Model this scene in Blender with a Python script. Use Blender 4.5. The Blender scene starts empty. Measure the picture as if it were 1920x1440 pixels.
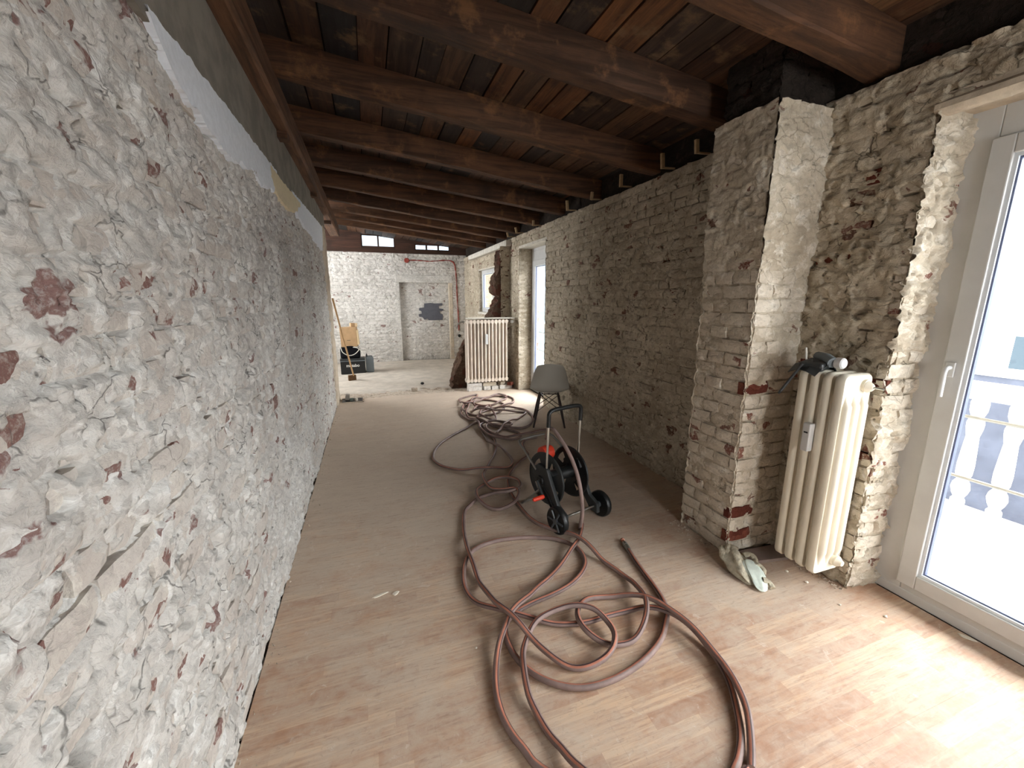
import bpy, bmesh, math, random
import numpy as np
from mathutils import Vector, Matrix

SC = bpy.context.scene
COL = SC.collection
rnd = random.Random(7)

# ------------------------------------------------------------------ camera, light, exposure
F = 765.0; CAM_H = 1.55
PITCH = math.atan(160 / F); YAW = math.atan(270 / math.hypot(F, 160))
cam_d = bpy.data.cameras.new('camera'); cam = bpy.data.objects.new('camera', cam_d); COL.objects.link(cam)
cam_d.sensor_width = 36.0; cam_d.lens = 36.0 * F / 1920.0; cam_d.clip_start = 0.02; cam_d.clip_end = 200
cam.location = (0, 0, CAM_H); cam.rotation_euler = (math.pi / 2 - PITCH, 0, -YAW)
SC.camera = cam

world = bpy.data.worlds.new('overcast_sky'); SC.world = world; world.use_nodes = True
_bg = world.node_tree.nodes['Background']
_bg.inputs['Color'].default_value = (0.955, 0.98, 1.0, 1); _bg.inputs['Strength'].default_value = 1.0
SC.view_settings.view_transform = 'Standard'; SC.view_settings.look = 'None'
SC.view_settings.gamma = 1.0; SC.view_settings.use_curve_mapping = False
SC.view_settings.exposure = 4.35
SC.cycles.use_denoising = True
SC.cycles.max_bounces = 8; SC.cycles.diffuse_bounces = 5; SC.cycles.use_adaptive_sampling = True; SC.cycles.adaptive_threshold = 0.05; SC.cycles.transparent_max_bounces = 12
SC.cycles.caustics_reflective = False; SC.cycles.caustics_refractive = False

XL, XR, XD = -0.54, 2.37, 2.57        # left wall, right wall, plane of the door frames
YEND, YFAR, YBACK = 6.75, 10.6, -2.4
XLF = -2.4
def roof_z(x): return 2.864 - 0.1113 * x   # underside of the rafters
RAFT_H = 0.18

def portal(x, y0, y1, z0, z1):
    ld = bpy.data.lights.new('daylight_portal', 'AREA'); ld.shape = 'RECTANGLE'
    ld.size = abs(y1 - y0); ld.size_y = z1 - z0; ld.cycles.is_portal = True
    o = bpy.data.objects.new('daylight_portal', ld); COL.objects.link(o)
    o.matrix_world = Matrix(((0, 0, 1, x), (1, 0, 0, (y0 + y1) / 2), (0, 1, 0, (z0 + z1) / 2), (0, 0, 0, 1)))
portal(2.75, -0.95, 1.2, 0.0, 2.35)
portal(2.80, 5.42, 6.5, 0.0, 2.36)
portal(2.80, 7.35, 9.15, 1.25, 2.15)
def portal_left(x, y0, y1, z0, z1):
    portal(x, y0, y1, z0, z1); o = COL.objects[-1]
    o.matrix_world = Matrix(((0, 0, -1, x), (-1, 0, 0, (y0 + y1) / 2), (0, 1, 0, (z0 + z1) / 2), (0, 0, 0, 1)))
portal_left(-2.75, 7.6, 9.6, 0.9, 2.3)
BW = (0.9, 2.1, 0.75, 2.25)          # added window behind the camera, evening out the light
portal(0, 0, BW[1] - BW[0], BW[2], BW[3]); COL.objects[-1].matrix_world = Matrix(((-1, 0, 0, (BW[0] + BW[1]) / 2), (0, 0, -1, YBACK - 0.4), (0, 1, 0, (BW[2] + BW[3]) / 2), (0, 0, 0, 1)))

# ------------------------------------------------------------------ helpers
def cam_axes():
    cy, sy, cp, sp = math.cos(YAW), math.sin(YAW), math.cos(PITCH), math.sin(PITCH)
    f = Vector((sy * cp, cy * cp, -sp)); r = Vector((cy, -sy, 0)); return f, r, r.cross(f)
_f, _r, _u = cam_axes()
def floor_pt(x, y, z=0.0):
    """point of the floor (height z) that the photograph shows at pixel x, y"""
    d = _f + _r * ((x - 960) / F) + _u * ((720 - y) / F)
    t = (z - CAM_H) / d.z
    return (d.x * t, d.y * t, z)
def proj(p):
    v = Vector(p) - Vector((0, 0, CAM_H)); q = v.dot(_f)
    if q < 0.05: return None
    return 960 + F * v.dot(_r) / q, 720 - F * v.dot(_u) / q, q

def S(r, g, b):
    def c(v):
        v /= 255.0
        return v / 12.92 if v <= 0.04045 else ((v + 0.055) / 1.055) ** 2.4
    return (c(r), c(g), c(b), 1.0)

def tag(o, label=None, cat=None, group=None, kind=None):
    if label: o['label'] = label
    if cat: o['category'] = cat
    if group: o['group'] = group
    if kind: o['kind'] = kind
    return o

def empty(name, loc=(0, 0, 0), rz=0.0, label=None, cat=None, group=None, kind=None):
    o = bpy.data.objects.new(name, None); COL.objects.link(o)
    o.location = loc; o.rotation_euler = (0, 0, rz); o.empty_display_size = 0.05
    return tag(o, label, cat, group, kind)

def obj_from(name, me, material=None, parent=None, loc=None, smooth=False):
    if material is not None: me.materials.append(material)
    if smooth: me.shade_smooth()
    o = bpy.data.objects.new(name, me); COL.objects.link(o)
    if parent is not None: o.parent = parent
    if loc is not None: o.location = loc
    return o

class MB:
    """collects shapes and links them as one mesh"""
    def __init__(s): s.v = []; s.f = []
    def add(s, vs, fs):
        b = len(s.v); s.v += [tuple(p) for p in vs]; s.f += [tuple(i + b for i in f) for f in fs]; return s
    def box(s, x0, x1, y0, y1, z0, z1, M=None):
        vs = [(x, y, z) for x in (x0, x1) for y in (y0, y1) for z in (z0, z1)]
        if M is not None: vs = [M @ Vector(p) for p in vs]
        return s.add(vs, [(0, 1, 3, 2), (4, 6, 7, 5), (0, 4, 5, 1), (2, 3, 7, 6), (0, 2, 6, 4), (1, 5, 7, 3)])
    def tube(s, pts, r, n=10, closed=False, caps=True, a0=0.0, a1=None, flat=1.0):
        P = [Vector(p) for p in pts]; m = len(P)
        rs = (list(r) + [r[-1]] * m)[:m] if isinstance(r, (list, tuple)) else [r] * m
        T = []
        for i in range(m):
            a = P[(i - 1) % m] if (closed or i > 0) else P[0]
            b = P[(i + 1) % m] if (closed or i < m - 1) else P[-1]
            t = (b - a); T.append(t.normalized() if t.length > 1e-9 else Vector((0, 0, 1)))
        ref = Vector((0, 0, 1)) if abs(T[0].z) < 0.9 else Vector((1, 0, 0))
        nrm = (ref - T[0] * ref.dot(T[0])).normalized()
        full = a1 is None
        k = n if full else n + 1
        rings = []
        for i in range(m):
            nrm = (nrm - T[i] * nrm.dot(T[i])).normalized(); bn = T[i].cross(nrm)
            ring = []
            for j in range(k):
                a = (2 * math.pi * j / n) if full else a0 + (a1 - a0) * j / n
                ring.append(P[i] + (nrm * math.cos(a) * flat + bn * math.sin(a)) * rs[i])
            rings.append(ring)
        vs = [p for rg in rings for p in rg]; fs = []
        for i in range(m if closed else m - 1):
            i2 = (i + 1) % m
            for j in range(n):
                j2 = (j + 1) % k
                fs.append((i * k + j, i * k + j2, i2 * k + j2, i2 * k + j))
        if caps and not closed and full:
            fs.append(tuple(range(k - 1, -1, -1))); fs.append(tuple((m - 1) * k + j for j in range(k)))
        return s.add(vs, fs)
    def lathe(s, prof, n=16, M=None):
        """profile of (radius, z) turned about z"""
        vs = []; fs = []; m = len(prof)
        for (r, z) in prof:
            for j in range(n):
                a = 2 * math.pi * j / n; vs.append(Vector((r * math.cos(a), r * math.sin(a), z)))
        for i in range(m - 1):
            for j in range(n):
                j2 = (j + 1) % n; fs.append((i * n + j, i * n + j2, (i + 1) * n + j2, (i + 1) * n + j))
        fs.append(tuple(range(n - 1, -1, -1))); fs.append(tuple((m - 1) * n + j for j in range(n)))
        if M is not None: vs = [M @ p for p in vs]
        return s.add(vs, fs)
    def prism(s, poly, y0, y1, M=None):
        """polygon in x, z pulled from y0 to y1"""
        n = len(poly)
        vs = [Vector((x, y0, z)) for x, z in poly] + [Vector((x, y1, z)) for x, z in poly]
        if M is not None: vs = [M @ p for p in vs]
        fs = [tuple(range(n)), tuple(range(2 * n - 1, n - 1, -1))]
        for i in range(n):
            j = (i + 1) % n; fs.append((i, n + i, n + j, j))
        return s.add(vs, fs)
    def build(s, name, material=None, parent=None, smooth=False, bevel=0.0, seg=2, loc=None):
        me = bpy.data.meshes.new(name); me.from_pydata(s.v, [], s.f); me.update()
        bm = bmesh.new(); bm.from_mesh(me); bmesh.ops.recalc_face_normals(bm, faces=bm.faces)
        if bevel > 0:
            es = [e for e in bm.edges if len(e.link_faces) == 2 and e.calc_face_angle(0) > 0.5]
            bmesh.ops.bevel(bm, geom=es, offset=bevel, segments=seg, affect='EDGES', profile=0.5)
        bm.to_mesh(me); bm.free()
        o = obj_from(name, me, material, parent, loc)
        if smooth:
            me.shade_smooth()
            try: me.set_sharp_from_angle(angle=math.radians(40))
            except Exception: pass
        return o

def rotz(a): return Matrix.Rotation(a, 4, 'Z')
def catmull(P, step=0.02, closed=False):
    P = [Vector(p) for p in P]; out = []; n = len(P)
    rng = range(n if closed else n - 1)
    for i in rng:
        if closed: a, b, c, d = P[(i - 1) % n], P[i], P[(i + 1) % n], P[(i + 2) % n]
        else: a, b, c, d = P[max(i - 1, 0)], P[i], P[i + 1], P[min(i + 2, n - 1)]
        k = max(2, int((c - b).length / step))
        for j in range(k):
            t = j / k
            out.append(0.5 * ((2 * b) + (c - a) * t + (2 * a - 5 * b + 4 * c - d) * t * t + (3 * b - a - 3 * c + d) * t ** 3))
    if not closed: out.append(P[-1])
    return out

# ------------------------------------------------------------------ numpy noise
def _hash(ix, iy, s):
    h = (ix.astype(np.int64) * 374761393 + iy.astype(np.int64) * 668265263 + s * 1442695041) & 0xffffffff
    h = ((h ^ (h >> 13)) * 1274126177) & 0xffffffff
    h = ((h ^ (h >> 16)) * 2246822519) & 0xffffffff
    return ((h ^ (h >> 15)) & 0xffffff) / float(0xffffff)
def perlin(x, y, s=0):
    x = np.asarray(x, float); y = np.asarray(y, float)
    ix = np.floor(x); iy = np.floor(y); fx = x - ix; fy = y - iy
    ux = fx * fx * fx * (fx * (fx * 6 - 15) + 10); uy = fy * fy * fy * (fy * (fy * 6 - 15) + 10)
    def g(dx, dy):
        a = _hash(ix + dx, iy + dy, s) * 2 * math.pi
        return np.cos(a) * (fx - dx) + np.sin(a) * (fy - dy)
    a = g(0, 0) + ux * (g(1, 0) - g(0, 0)); b = g(0, 1) + ux * (g(1, 1) - g(0, 1))
    return (a + uy * (b - a)) * 1.5
def fbm(x, y, s=0, o=4, gain=0.5):
    t = 0; a = 1.0; k = 1.0
    for i in range(o):
        t = t + a * perlin(np.asarray(x) * k, np.asarray(y) * k, s + i * 17); a *= gain; k *= 2.03
    return t
def worley(x, y, s=0):
    """nearest cell: distance, border width, cell random, offset from the cell's point"""
    x = np.asarray(x, float); y = np.asarray(y, float); ix = np.floor(x); iy = np.floor(y)
    d1 = np.full(x.shape, 9.0); d2 = np.full(x.shape, 9.0); idr = np.zeros(x.shape); ox = np.zeros(x.shape); oy = np.zeros(x.shape)
    for dx in (-1, 0, 1):
        for dy in (-1, 0, 1):
            cx = ix + dx; cy = iy + dy
            px = cx + _hash(cx, cy, s); py = cy + _hash(cx, cy, s + 5)
            d = np.hypot(px - x, py - y); m = d < d1
            d2 = np.where(m, d1, np.minimum(d2, d)); idr = np.where(m, _hash(cx, cy, s + 9), idr)
            ox = np.where(m, x - px, ox); oy = np.where(m, y - py, oy); d1 = np.where(m, d, d1)
    return d1, d2 - d1, idr, ox, oy

# ------------------------------------------------------------------ materials
class NT:
    def __init__(s, name, rough=0.9, spec=0.2):
        s.m = bpy.data.materials.new(name); s.m.use_nodes = True; s.t = s.m.node_tree
        s.b = s.t.nodes['Principled BSDF']; s.b.inputs['Roughness'].default_value = rough
        s.b.inputs['Specular IOR Level'].default_value = spec
        s._pos = None
    def n(s, typ, **kw):
        nd = s.t.nodes.new(typ)
        for k, v in kw.items(): setattr(nd, k, v)
        return nd
    def link(s, a, b): s.t.links.new(a, b)
    def put(s, sock, v):
        if isinstance(v, bpy.types.NodeSocket): s.link(v, sock)
        else: sock.default_value = v
    @property
    def pos(s):
        if s._pos is None: s._pos = s.n('ShaderNodeNewGeometry').outputs['Position']
        return s._pos
    def objco(s): return s.n('ShaderNodeTexCoord').outputs['Object']
    def scale(s, v, sc, off=(0, 0, 0)):
        nd = s.n('ShaderNodeMapping'); nd.inputs['Scale'].default_value = sc; nd.inputs['Location'].default_value = off
        s.link(v, nd.inputs['Vector']); return nd.outputs['Vector']
    def noise(s, v, scale, detail=4, rough=0.55, dist=0.0):
        nd = s.n('ShaderNodeTexNoise'); s.link(v, nd.inputs['Vector'])
        nd.inputs['Scale'].default_value = scale; nd.inputs['Detail'].default_value = detail
        nd.inputs['Roughness'].default_value = rough; nd.inputs['Distortion'].default_value = dist
        return nd.outputs['Fac']
    def voro(s, v, scale, feature='F1', out='Distance'):
        nd = s.n('ShaderNodeTexVoronoi'); nd.feature = feature; s.link(v, nd.inputs['Vector']); nd.inputs['Scale'].default_value = scale
        return nd.outputs[out]
    def step(s, v, lo, hi):
        nd = s.n('ShaderNodeMapRange'); nd.interpolation_type = 'SMOOTHSTEP'; s.put(nd.inputs['Value'], v)
        nd.inputs['From Min'].default_value = lo; nd.inputs['From Max'].default_value = hi; return nd.outputs['Result']
    def mix(s, f, a, b, mode='MIX'):
        nd = s.n('ShaderNodeMix'); nd.data_type = 'RGBA'; nd.blend_type = mode
        s.put(nd.inputs[0], f); s.put(nd.inputs[6], a); s.put(nd.inputs[7], b); return nd.outputs[2]
    def math(s, op, a, b=0.0):
        nd = s.n('ShaderNodeMath'); nd.operation = op; s.put(nd.inputs[0], a); s.put(nd.inputs[1], b); return nd.outputs[0]
    def rand(s): return s.n('ShaderNodeObjectInfo').outputs['Random']
    def attr(s, name, typ='GEOMETRY'):
        nd = s.n('ShaderNodeAttribute'); nd.attribute_type = typ; nd.attribute_name = name; return nd.outputs['Fac']
    def color(s, c): s.put(s.b.inputs['Base Color'], c)
    def rough(s, r): s.put(s.b.inputs['Roughness'], r)
    def bump(s, h, dist=0.01, strength=1.0):
        nd = s.n('ShaderNodeBump'); nd.inputs['Distance'].default_value = dist; nd.inputs['Strength'].default_value = strength
        s.link(h, nd.inputs['Height'])
        prev = s.b.inputs['Normal'].links
        if prev: s.link(prev[0].from_socket, nd.inputs['Normal'])
        s.link(nd.outputs['Normal'], s.b.inputs['Normal'])

def simple(name, col, rough=0.6, spec=0.3, metal=0.0, nscale=0, namp=0.25, bump=0.0):
    t = NT(name, rough, spec); t.b.inputs['Metallic'].default_value = metal
    if nscale:
        nz = t.noise(t.pos, nscale, 6, 0.6)
        dark = tuple(c * (1 - namp) for c in col[:3]) + (1,)
        t.color(t.mix(t.step(nz, 0.35, 0.65), dark, col))
        if bump: t.bump(nz, bump)
    else: t.color(col)
    return t.m

def wallmat(name, pale, mid, white, red, red_amt=0.05, red_n=11.0, brick=False, bump=0.012, mid_amt=1.0, white_amt=0.7, crack=0.6, contrast=1.0):
    """torn lime mortar / limewash: plates of different tone, cracks dark with grime and painted shade, chips of bare brick"""
    t = NT(name, 0.95, 0.1); p = t.pos
    nz = t.n('ShaderNodeTexNoise'); t.link(p, nz.inputs['Vector']); nz.inputs['Scale'].default_value = 7.0; nz.inputs['Detail'].default_value = 3; nz.inputs['Roughness'].default_value = 0.65
    sub = t.n('ShaderNodeVectorMath'); sub.operation = 'SUBTRACT'; t.link(nz.outputs['Color'], sub.inputs[0]); sub.inputs[1].default_value = (0.5, 0.5, 0.5)
    sca = t.n('ShaderNodeVectorMath'); sca.operation = 'SCALE'; t.link(sub.outputs[0], sca.inputs[0]); sca.inputs['Scale'].default_value = 0.11
    add = t.n('ShaderNodeVectorMath'); add.operation = 'ADD'; t.link(p, add.inputs[0]); t.link(sca.outputs[0], add.inputs[1])
    w = t.scale(add.outputs[0], (1, 1, 1.6))
    a = t.noise(p, 1.6, 4, 0.6); b = t.noise(w, 10, 5, 0.7); c = t.noise(p, 75, 3, 0.75)
    def cellr(v, sc):
        vn = t.n('ShaderNodeTexVoronoi'); vn.feature = 'F1'; t.link(v, vn.inputs['Vector']); vn.inputs['Scale'].default_value = sc
        sp = t.n('ShaderNodeSeparateColor'); t.link(vn.outputs['Color'], sp.inputs[0]); return sp.outputs[0], sp.outputs[1], vn.outputs['Distance']
    r1, r1b, d1 = cellr(w, 9.0); r2, r2b, d2 = cellr(w, 30.0); r3, r3b, d3 = cellr(p, 24.0)
    col = t.mix(t.math('MULTIPLY', t.step(a, 0.34, 0.68), mid_amt), pale, mid)
    col = t.mix(t.math('MULTIPLY', t.step(b, 0.50, 0.68), white_amt), col, white)
    grey = tuple(v * 0.66 for v in mid[:3]) + (1,)
    col = t.mix(t.math('MULTIPLY', t.step(r1, 0.35, 1.0), 0.42 * contrast), col, mid)
    col = t.mix(t.math('MULTIPLY', t.step(r2, 0.45, 1.0), 0.45 * contrast), col, grey)
    col = t.mix(t.math('MULTIPLY', t.step(t.noise(w, 24, 5, 0.72), 0.55, 0.70), 0.6 * contrast), col, grey)
    ro = t.math('ADD', t.attr('rnd'), t.attr('rnd', 'OBJECT')) if brick else None
    if brick: col = t.mix(t.math('MULTIPLY', ro, 0.30), col, mid)
    # chips of bare brick
    r4, r4b, d4 = cellr(t.scale(w, (1, 1, 0.8), (3.1, 1.7, 0.4)), red_n)
    rm = t.math('ADD', r4, t.math('MULTIPLY', t.math('SUBTRACT', t.noise(w, 5, 4, 0.6), 0.5), 0.9))
    if brick: rm = t.math('ADD', rm, t.math('MULTIPLY', t.math('SUBTRACT', t.math('POWER', ro, 3.0), 0.25), 0.25))
    redc = t.mix(t.noise(p, 26, 6, 0.7), red, tuple(v * 0.5 for v in red[:3]) + (1,))
    redc = t.mix(t.math('MULTIPLY', t.step(c, 0.45, 0.7), 0.45), redc, pale)
    lo = 1.08 - red_amt * 1.6
    col = t.mix(t.math('MULTIPLY', t.step(rm, lo, lo + 0.035), 0.92), col, redc)
    # grime in cracks and pock marks, with crevice shade painted into the colour
    dirt_shade = tuple(v * 0.20 for v in mid[:3]) + (1,)
    ed = t.voro(t.scale(w, (1, 1, 1), (1.3, 0.2, 2.2)), 7.5, 'DISTANCE_TO_EDGE')
    cm = t.math('MULTIPLY', t.math('SUBTRACT', 1.0, t.step(ed, 0.004, 0.035)), t.step(t.noise(p, 5.5, 5, 0.65), 0.50, 0.60))
    col = t.mix(t.math('MULTIPLY', cm, crack), col, dirt_shade)
    pk = t.math('MULTIPLY', t.math('SUBTRACT', 1.0, t.step(d3, 0.10, 0.20)), t.step(r3, 0.74, 0.78))
    col = t.mix(t.math('MULTIPLY', pk, crack * 0.9), col, dirt_shade)
    col = t.mix(t.math('MULTIPLY', t.step(c, 0.50, 0.72), 0.35), col, t.mix(0.55, col, dirt_shade))
    t.color(col)
    hsum = t.math('ADD', t.math('MULTIPLY', b, 1.15), t.math('ADD', t.math('MULTIPLY', t.noise(w, 46, 3, 0.75), 0.55), t.math('MULTIPLY', c, 0.16)))
    t.bump(hsum, bump, 0.95)
    return t.m

PALE = S(207, 199, 188); MID = S(180, 170, 158); WHITE = S(224, 219, 208); RED = S(128, 72, 62)
M = {}
M['mortar_left'] = wallmat('lime_mortar_left', S(213, 210, 204), S(184, 179, 172), S(232, 231, 227), S(140, 104, 98), 0.05, 9.5, contrast=0.95, crack=0.75, mid_amt=0.9, bump=0.0075)
M['brick_left'] = wallmat('limewashed_brick_left', S(208, 202, 194), S(184, 175, 166), WHITE, S(136, 96, 88), 0.10, 12, brick=True, bump=0.006, contrast=0.7, crack=0.5, mid_amt=0.9)
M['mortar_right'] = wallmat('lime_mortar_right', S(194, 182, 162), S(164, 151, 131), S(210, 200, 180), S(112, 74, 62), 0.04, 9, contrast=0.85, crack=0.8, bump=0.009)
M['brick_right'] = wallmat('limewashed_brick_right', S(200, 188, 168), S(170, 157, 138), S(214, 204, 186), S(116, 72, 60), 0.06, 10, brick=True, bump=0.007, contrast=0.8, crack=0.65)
M['mortar_chim'] = wallmat('lime_mortar_chimney', S(202, 191, 172), S(172, 159, 140), S(228, 222, 209), S(122, 76, 64), 0.03, 9, contrast=0.6, crack=0.45, bump=0.006)
M['brick_chim'] = wallmat('limewashed_brick_chimney', S(218, 209, 193), S(190, 178, 160), S(238, 233, 223), S(126, 68, 54), 0.06, 10, brick=True, bump=0.005, crack=0.4)
M['brick_red'] = wallmat('bare_red_brick', S(132, 76, 62), S(112, 62, 50), S(170, 138, 120), S(102, 54, 44), 0.2, 9, brick=True, bump=0.008, white_amt=0.35)
M['mortar_far'] = wallmat('lime_mortar_far', S(212, 207, 199), S(186, 181, 173), S(228, 225, 219), S(140, 104, 96), 0.02, 8)
M['brick_far'] = wallmat('limewashed_brick_far', S(222, 217, 210), S(198, 192, 184), S(235, 232, 227), S(140, 104, 96), 0.02, 10, brick=True, bump=0.005)
M['broken'] = wallmat('broken_brick_core', S(104, 84, 70), S(78, 60, 50), S(136, 116, 98), S(98, 60, 48), 0.2, 9, bump=0.02, white_amt=0.4)
M['soot'] = wallmat('sooty_brick', S(58, 50, 44), S(42, 36, 32), S(72, 62, 54), S(66, 44, 38), 0.1, 9, brick=True)
M['plaster_grey'] = simple('grey_cement_plaster', S(140, 134, 124), 0.95, 0.1, nscale=7, namp=0.25, bump=0.004)
M['paint_white'] = simple('white_skim_coat', S(226, 230, 236), 0.85, 0.2, nscale=40, namp=0.08, bump=0.002)
M['paint_cream'] = simple('cream_skim_coat', S(222, 208, 176), 0.85, 0.2, nscale=40, namp=0.08, bump=0.002)
M['plaster_edge'] = simple('pale_render', S(200, 186, 166), 0.95, 0.1, nscale=14, namp=0.2, bump=0.008)

def woodmat(name, cols, axis, rough=0.75, dirt_shade=0.5, worn=None):
    """weathered timber; axis = direction of the grain"""
    t = NT(name, rough, 0.25); p = t.pos
    sc = {'X': (0.9, 13, 13), 'Y': (13, 0.9, 13)}[axis]
    r = t.rand()
    off = t.n('ShaderNodeVectorMath'); off.operation = 'ADD'; t.link(t.scale(p, sc), off.inputs[0])
    cmb = t.n('ShaderNodeCombineXYZ'); t.link(t.math('MULTIPLY', r, 40.0), cmb.inputs[0]); t.link(t.math('MULTIPLY', r, 17.0), cmb.inputs[1])
    t.link(cmb.outputs[0], off.inputs[1]); v = off.outputs[0]
    g = t.noise(v, 1.6, 7, 0.65, 0.6); g2 = t.noise(v, 6, 5, 0.6)
    ramp = t.n('ShaderNodeValToRGB'); e = ramp.color_ramp.elements
    e[0].position = 0.0; e[0].color = cols[0]; e[1].position = 1.0; e[1].color = cols[-1]
    for i, c in enumerate(cols[1:-1]):
        el = e.new((i + 1) / (len(cols) - 1)); el.color = c
    t.link(r, ramp.inputs['Fac'])
    col = ramp.outputs['Color']
    col = t.mix(t.math('MULTIPLY', t.step(g, 0.38, 0.64), 0.8), col, t.mix(0.72, col, (0.012, 0.008, 0.006, 1)))
    col = t.mix(t.math('MULTIPLY', t.step(g2, 0.5, 0.7), 0.45), col, t.mix(0.7, col, (0.012, 0.008, 0.006, 1)))
    bl = t.noise(p, 3.2, 5, 0.6)
    col = t.mix(t.math('MULTIPLY', t.step(bl, 0.5, 0.72), dirt_shade), col, (0.012, 0.010, 0.009, 1))
    if worn: col = t.mix(t.math('MULTIPLY', t.step(t.noise(p, 5, 6, 0.65), 0.54, 0.70), 0.7), col, worn)
    t.color(col); t.bump(g, 0.006, 0.8); t.bump(g2, 0.002, 0.7)
    return t.m
M['board'] = woodmat('old_roof_boards', [S(106, 72, 48), S(66, 48, 37), S(52, 49, 46), S(124, 80, 50), S(78, 60, 47), S(38, 39, 41), S(134, 96, 64)], 'Y', worn=S(116, 92, 68))
M['rafter'] = woodmat('old_rafter_timber', [S(92, 62, 43), S(102, 70, 48), S(80, 55, 39)], 'X', dirt_shade=0.45, worn=S(132, 92, 60))
M['plate'] = woodmat('old_wall_plate_timber', [S(116, 84, 60), S(108, 76, 54)], 'Y', dirt_shade=0.3)
M['deck'] = simple('dark_roof_underlay', S(34, 27, 22), 0.95, 0.05)
M['cleat'] = simple('fresh_pine_offcut', S(186, 158, 122), 0.8, 0.2, nscale=30, namp=0.2)

def floormat():
    t = NT('dusty_beech_laminate', 0.5, 0.35); p = t.pos; r = t.rand()
    sep = t.n('ShaderNodeSeparateXYZ'); t.link(p, sep.inputs[0])
    strip = t.math('FLOOR', t.math('DIVIDE', sep.outputs['Y'], 0.0643))
    # staves inside each board
    sh = t.n('ShaderNodeTexWhiteNoise'); sh.noise_dimensions = '1D'; t.link(strip, sh.inputs['W'])
    st = t.math('FLOOR', t.math('DIVIDE', t.math('ADD', sep.outputs['X'], t.math('MULTIPLY', sh.outputs['Value'], 3.0)), 0.42))
    wn = t.n('ShaderNodeTexWhiteNoise'); wn.noise_dimensions = '2D'
    cb = t.n('ShaderNodeCombineXYZ'); t.link(strip, cb.inputs[0]); t.link(st, cb.inputs[1]); t.link(cb.outputs[0], wn.inputs['Vector'])
    col = t.mix(t.step(wn.outputs['Value'], 0.1, 0.9), S(174, 128, 98), S(212, 178, 146))
    g = t.noise(t.scale(p, (1.6, 26, 1)), 2.2, 7, 0.62, 0.5)
    col = t.mix(t.math('MULTIPLY', t.step(g, 0.40, 0.60), 0.6), col, S(160, 116, 92))
    # plaster dust
    d1 = t.noise(p, 1.1, 6, 0.6); d2 = t.noise(t.scale(p, (1, 1.6, 1)), 6.5, 8, 0.72, 0.6); d3 = t.noise(p, 26, 8, 0.75)
    far = t.step(sep.outputs['Y'], 0.6, 4.2)
    dm = t.math('ADD', t.math('ADD', t.math('MULTIPLY', d1, 0.55), t.math('MULTIPLY', d2, 0.5)), t.math('MULTIPLY', d3, 0.22))
    dm = t.math('ADD', dm, t.math('MULTIPLY', far, 0.22))
    dust = t.math('MULTIPLY', t.step(dm, 0.44, 0.84), 0.9)
    col = t.mix(dust, col, t.mix(t.noise(p, 3, 4), S(192, 176, 158), S(208, 193, 175)))
    col = t.mix(t.math('MULTIPLY', t.step(t.noise(p, 13, 8, 0.7, 0.8), 0.60, 0.68), 0.5), col, S(216, 204, 190))
    gm = t.noise(t.scale(p, (3.0, 24, 1)), 3.0, 6, 0.7, 0.4)
    col = t.mix(t.math('MULTIPLY', t.step(gm, 0.52, 0.68), 0.38), col, S(138, 108, 92))
    col = t.mix(t.math('MULTIPLY', t.step(t.noise(p, 42, 6, 0.75, 0.5), 0.56, 0.68), 0.4), col, S(154, 130, 114))
    t.color(col)
    rr = t.n('ShaderNodeMapRange'); t.link(dust, rr.inputs['Value']); rr.inputs['To Min'].default_value = 0.46; rr.inputs['To Max'].default_value = 0.82
    t.rough(rr.outputs['Result']); t.bump(d3, 0.0012, 0.7)
    return t.m
M['floor'] = floormat()
M['screed'] = simple('dusty_screed', S(206, 196, 182), 0.85, 0.15, nscale=5, namp=0.18, bump=0.006)
M['subfloor'] = simple('dark_subfloor', S(74, 62, 54), 0.95, 0.1, nscale=20, namp=0.4)
M['rubble'] = wallmat('mortar_rubble', S(208, 194, 176), S(182, 166, 148), S(222, 212, 198), S(140, 104, 88), 0.06, 12)

def glassmat():
    t = NT('window_glass'); nt = t.t
    tr = t.n('ShaderNodeBsdfTransparent'); gl = t.n('ShaderNodeBsdfGlossy'); gl.inputs['Roughness'].default_value = 0.02
    tr.inputs['Color'].default_value = (0.99, 0.995, 0.995, 1)
    lw = t.n('ShaderNodeLayerWeight'); lw.inputs['Blend'].default_value = 0.5
    fr = t.math('ADD', t.math('MULTIPLY', t.math('POWER', lw.outputs['Facing'], 4.0), 0.35), 0.03)
    mx = t.n('ShaderNodeMixShader'); t.link(fr, mx.inputs[0]); t.link(tr.outputs[0], mx.inputs[1]); t.link(gl.outputs[0], mx.inputs[2])
    t.link(mx.outputs[0], nt.nodes['Material Output'].inputs['Surface']); return t.m
M['glass'] = glassmat()
M['pvc'] = simple('white_pvc', S(202, 202, 200), 0.35, 0.5, nscale=6, namp=0.06)
M['pvc_seal'] = simple('fringe_blue_glazing_seal', S(98, 106, 132), 0.5, 0.3)  # purple-blue lens fringe along bright glass, put into the seal colour
M['bead'] = simple('pale_glazing_bead', S(226, 232, 236), 0.35, 0.5)
M['rad'] = simple('cream_radiator_enamel', S(226, 218, 200), 0.32, 0.5, nscale=8, namp=0.06)
M['rad_old'] = simple('dusty_radiator_enamel', S(216, 202, 186), 0.5, 0.4, nscale=10, namp=0.12)
M['chrome'] = simple('brushed_steel', S(200, 200, 196), 0.28, 0.5, 1.0)
M['steel_dull'] = simple('dull_steel', S(150, 148, 142), 0.45, 0.5, 0.9)
M['black'] = simple('black_plastic', S(26, 27, 27), 0.42, 0.4, nscale=18, namp=0.2)
M['dkgrey'] = simple('dark_grey_plastic', S(48, 50, 50), 0.5, 0.4, nscale=14, namp=0.2)
M['hub'] = simple('grey_hub_plastic', S(78, 84, 88), 0.35, 0.5)
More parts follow.
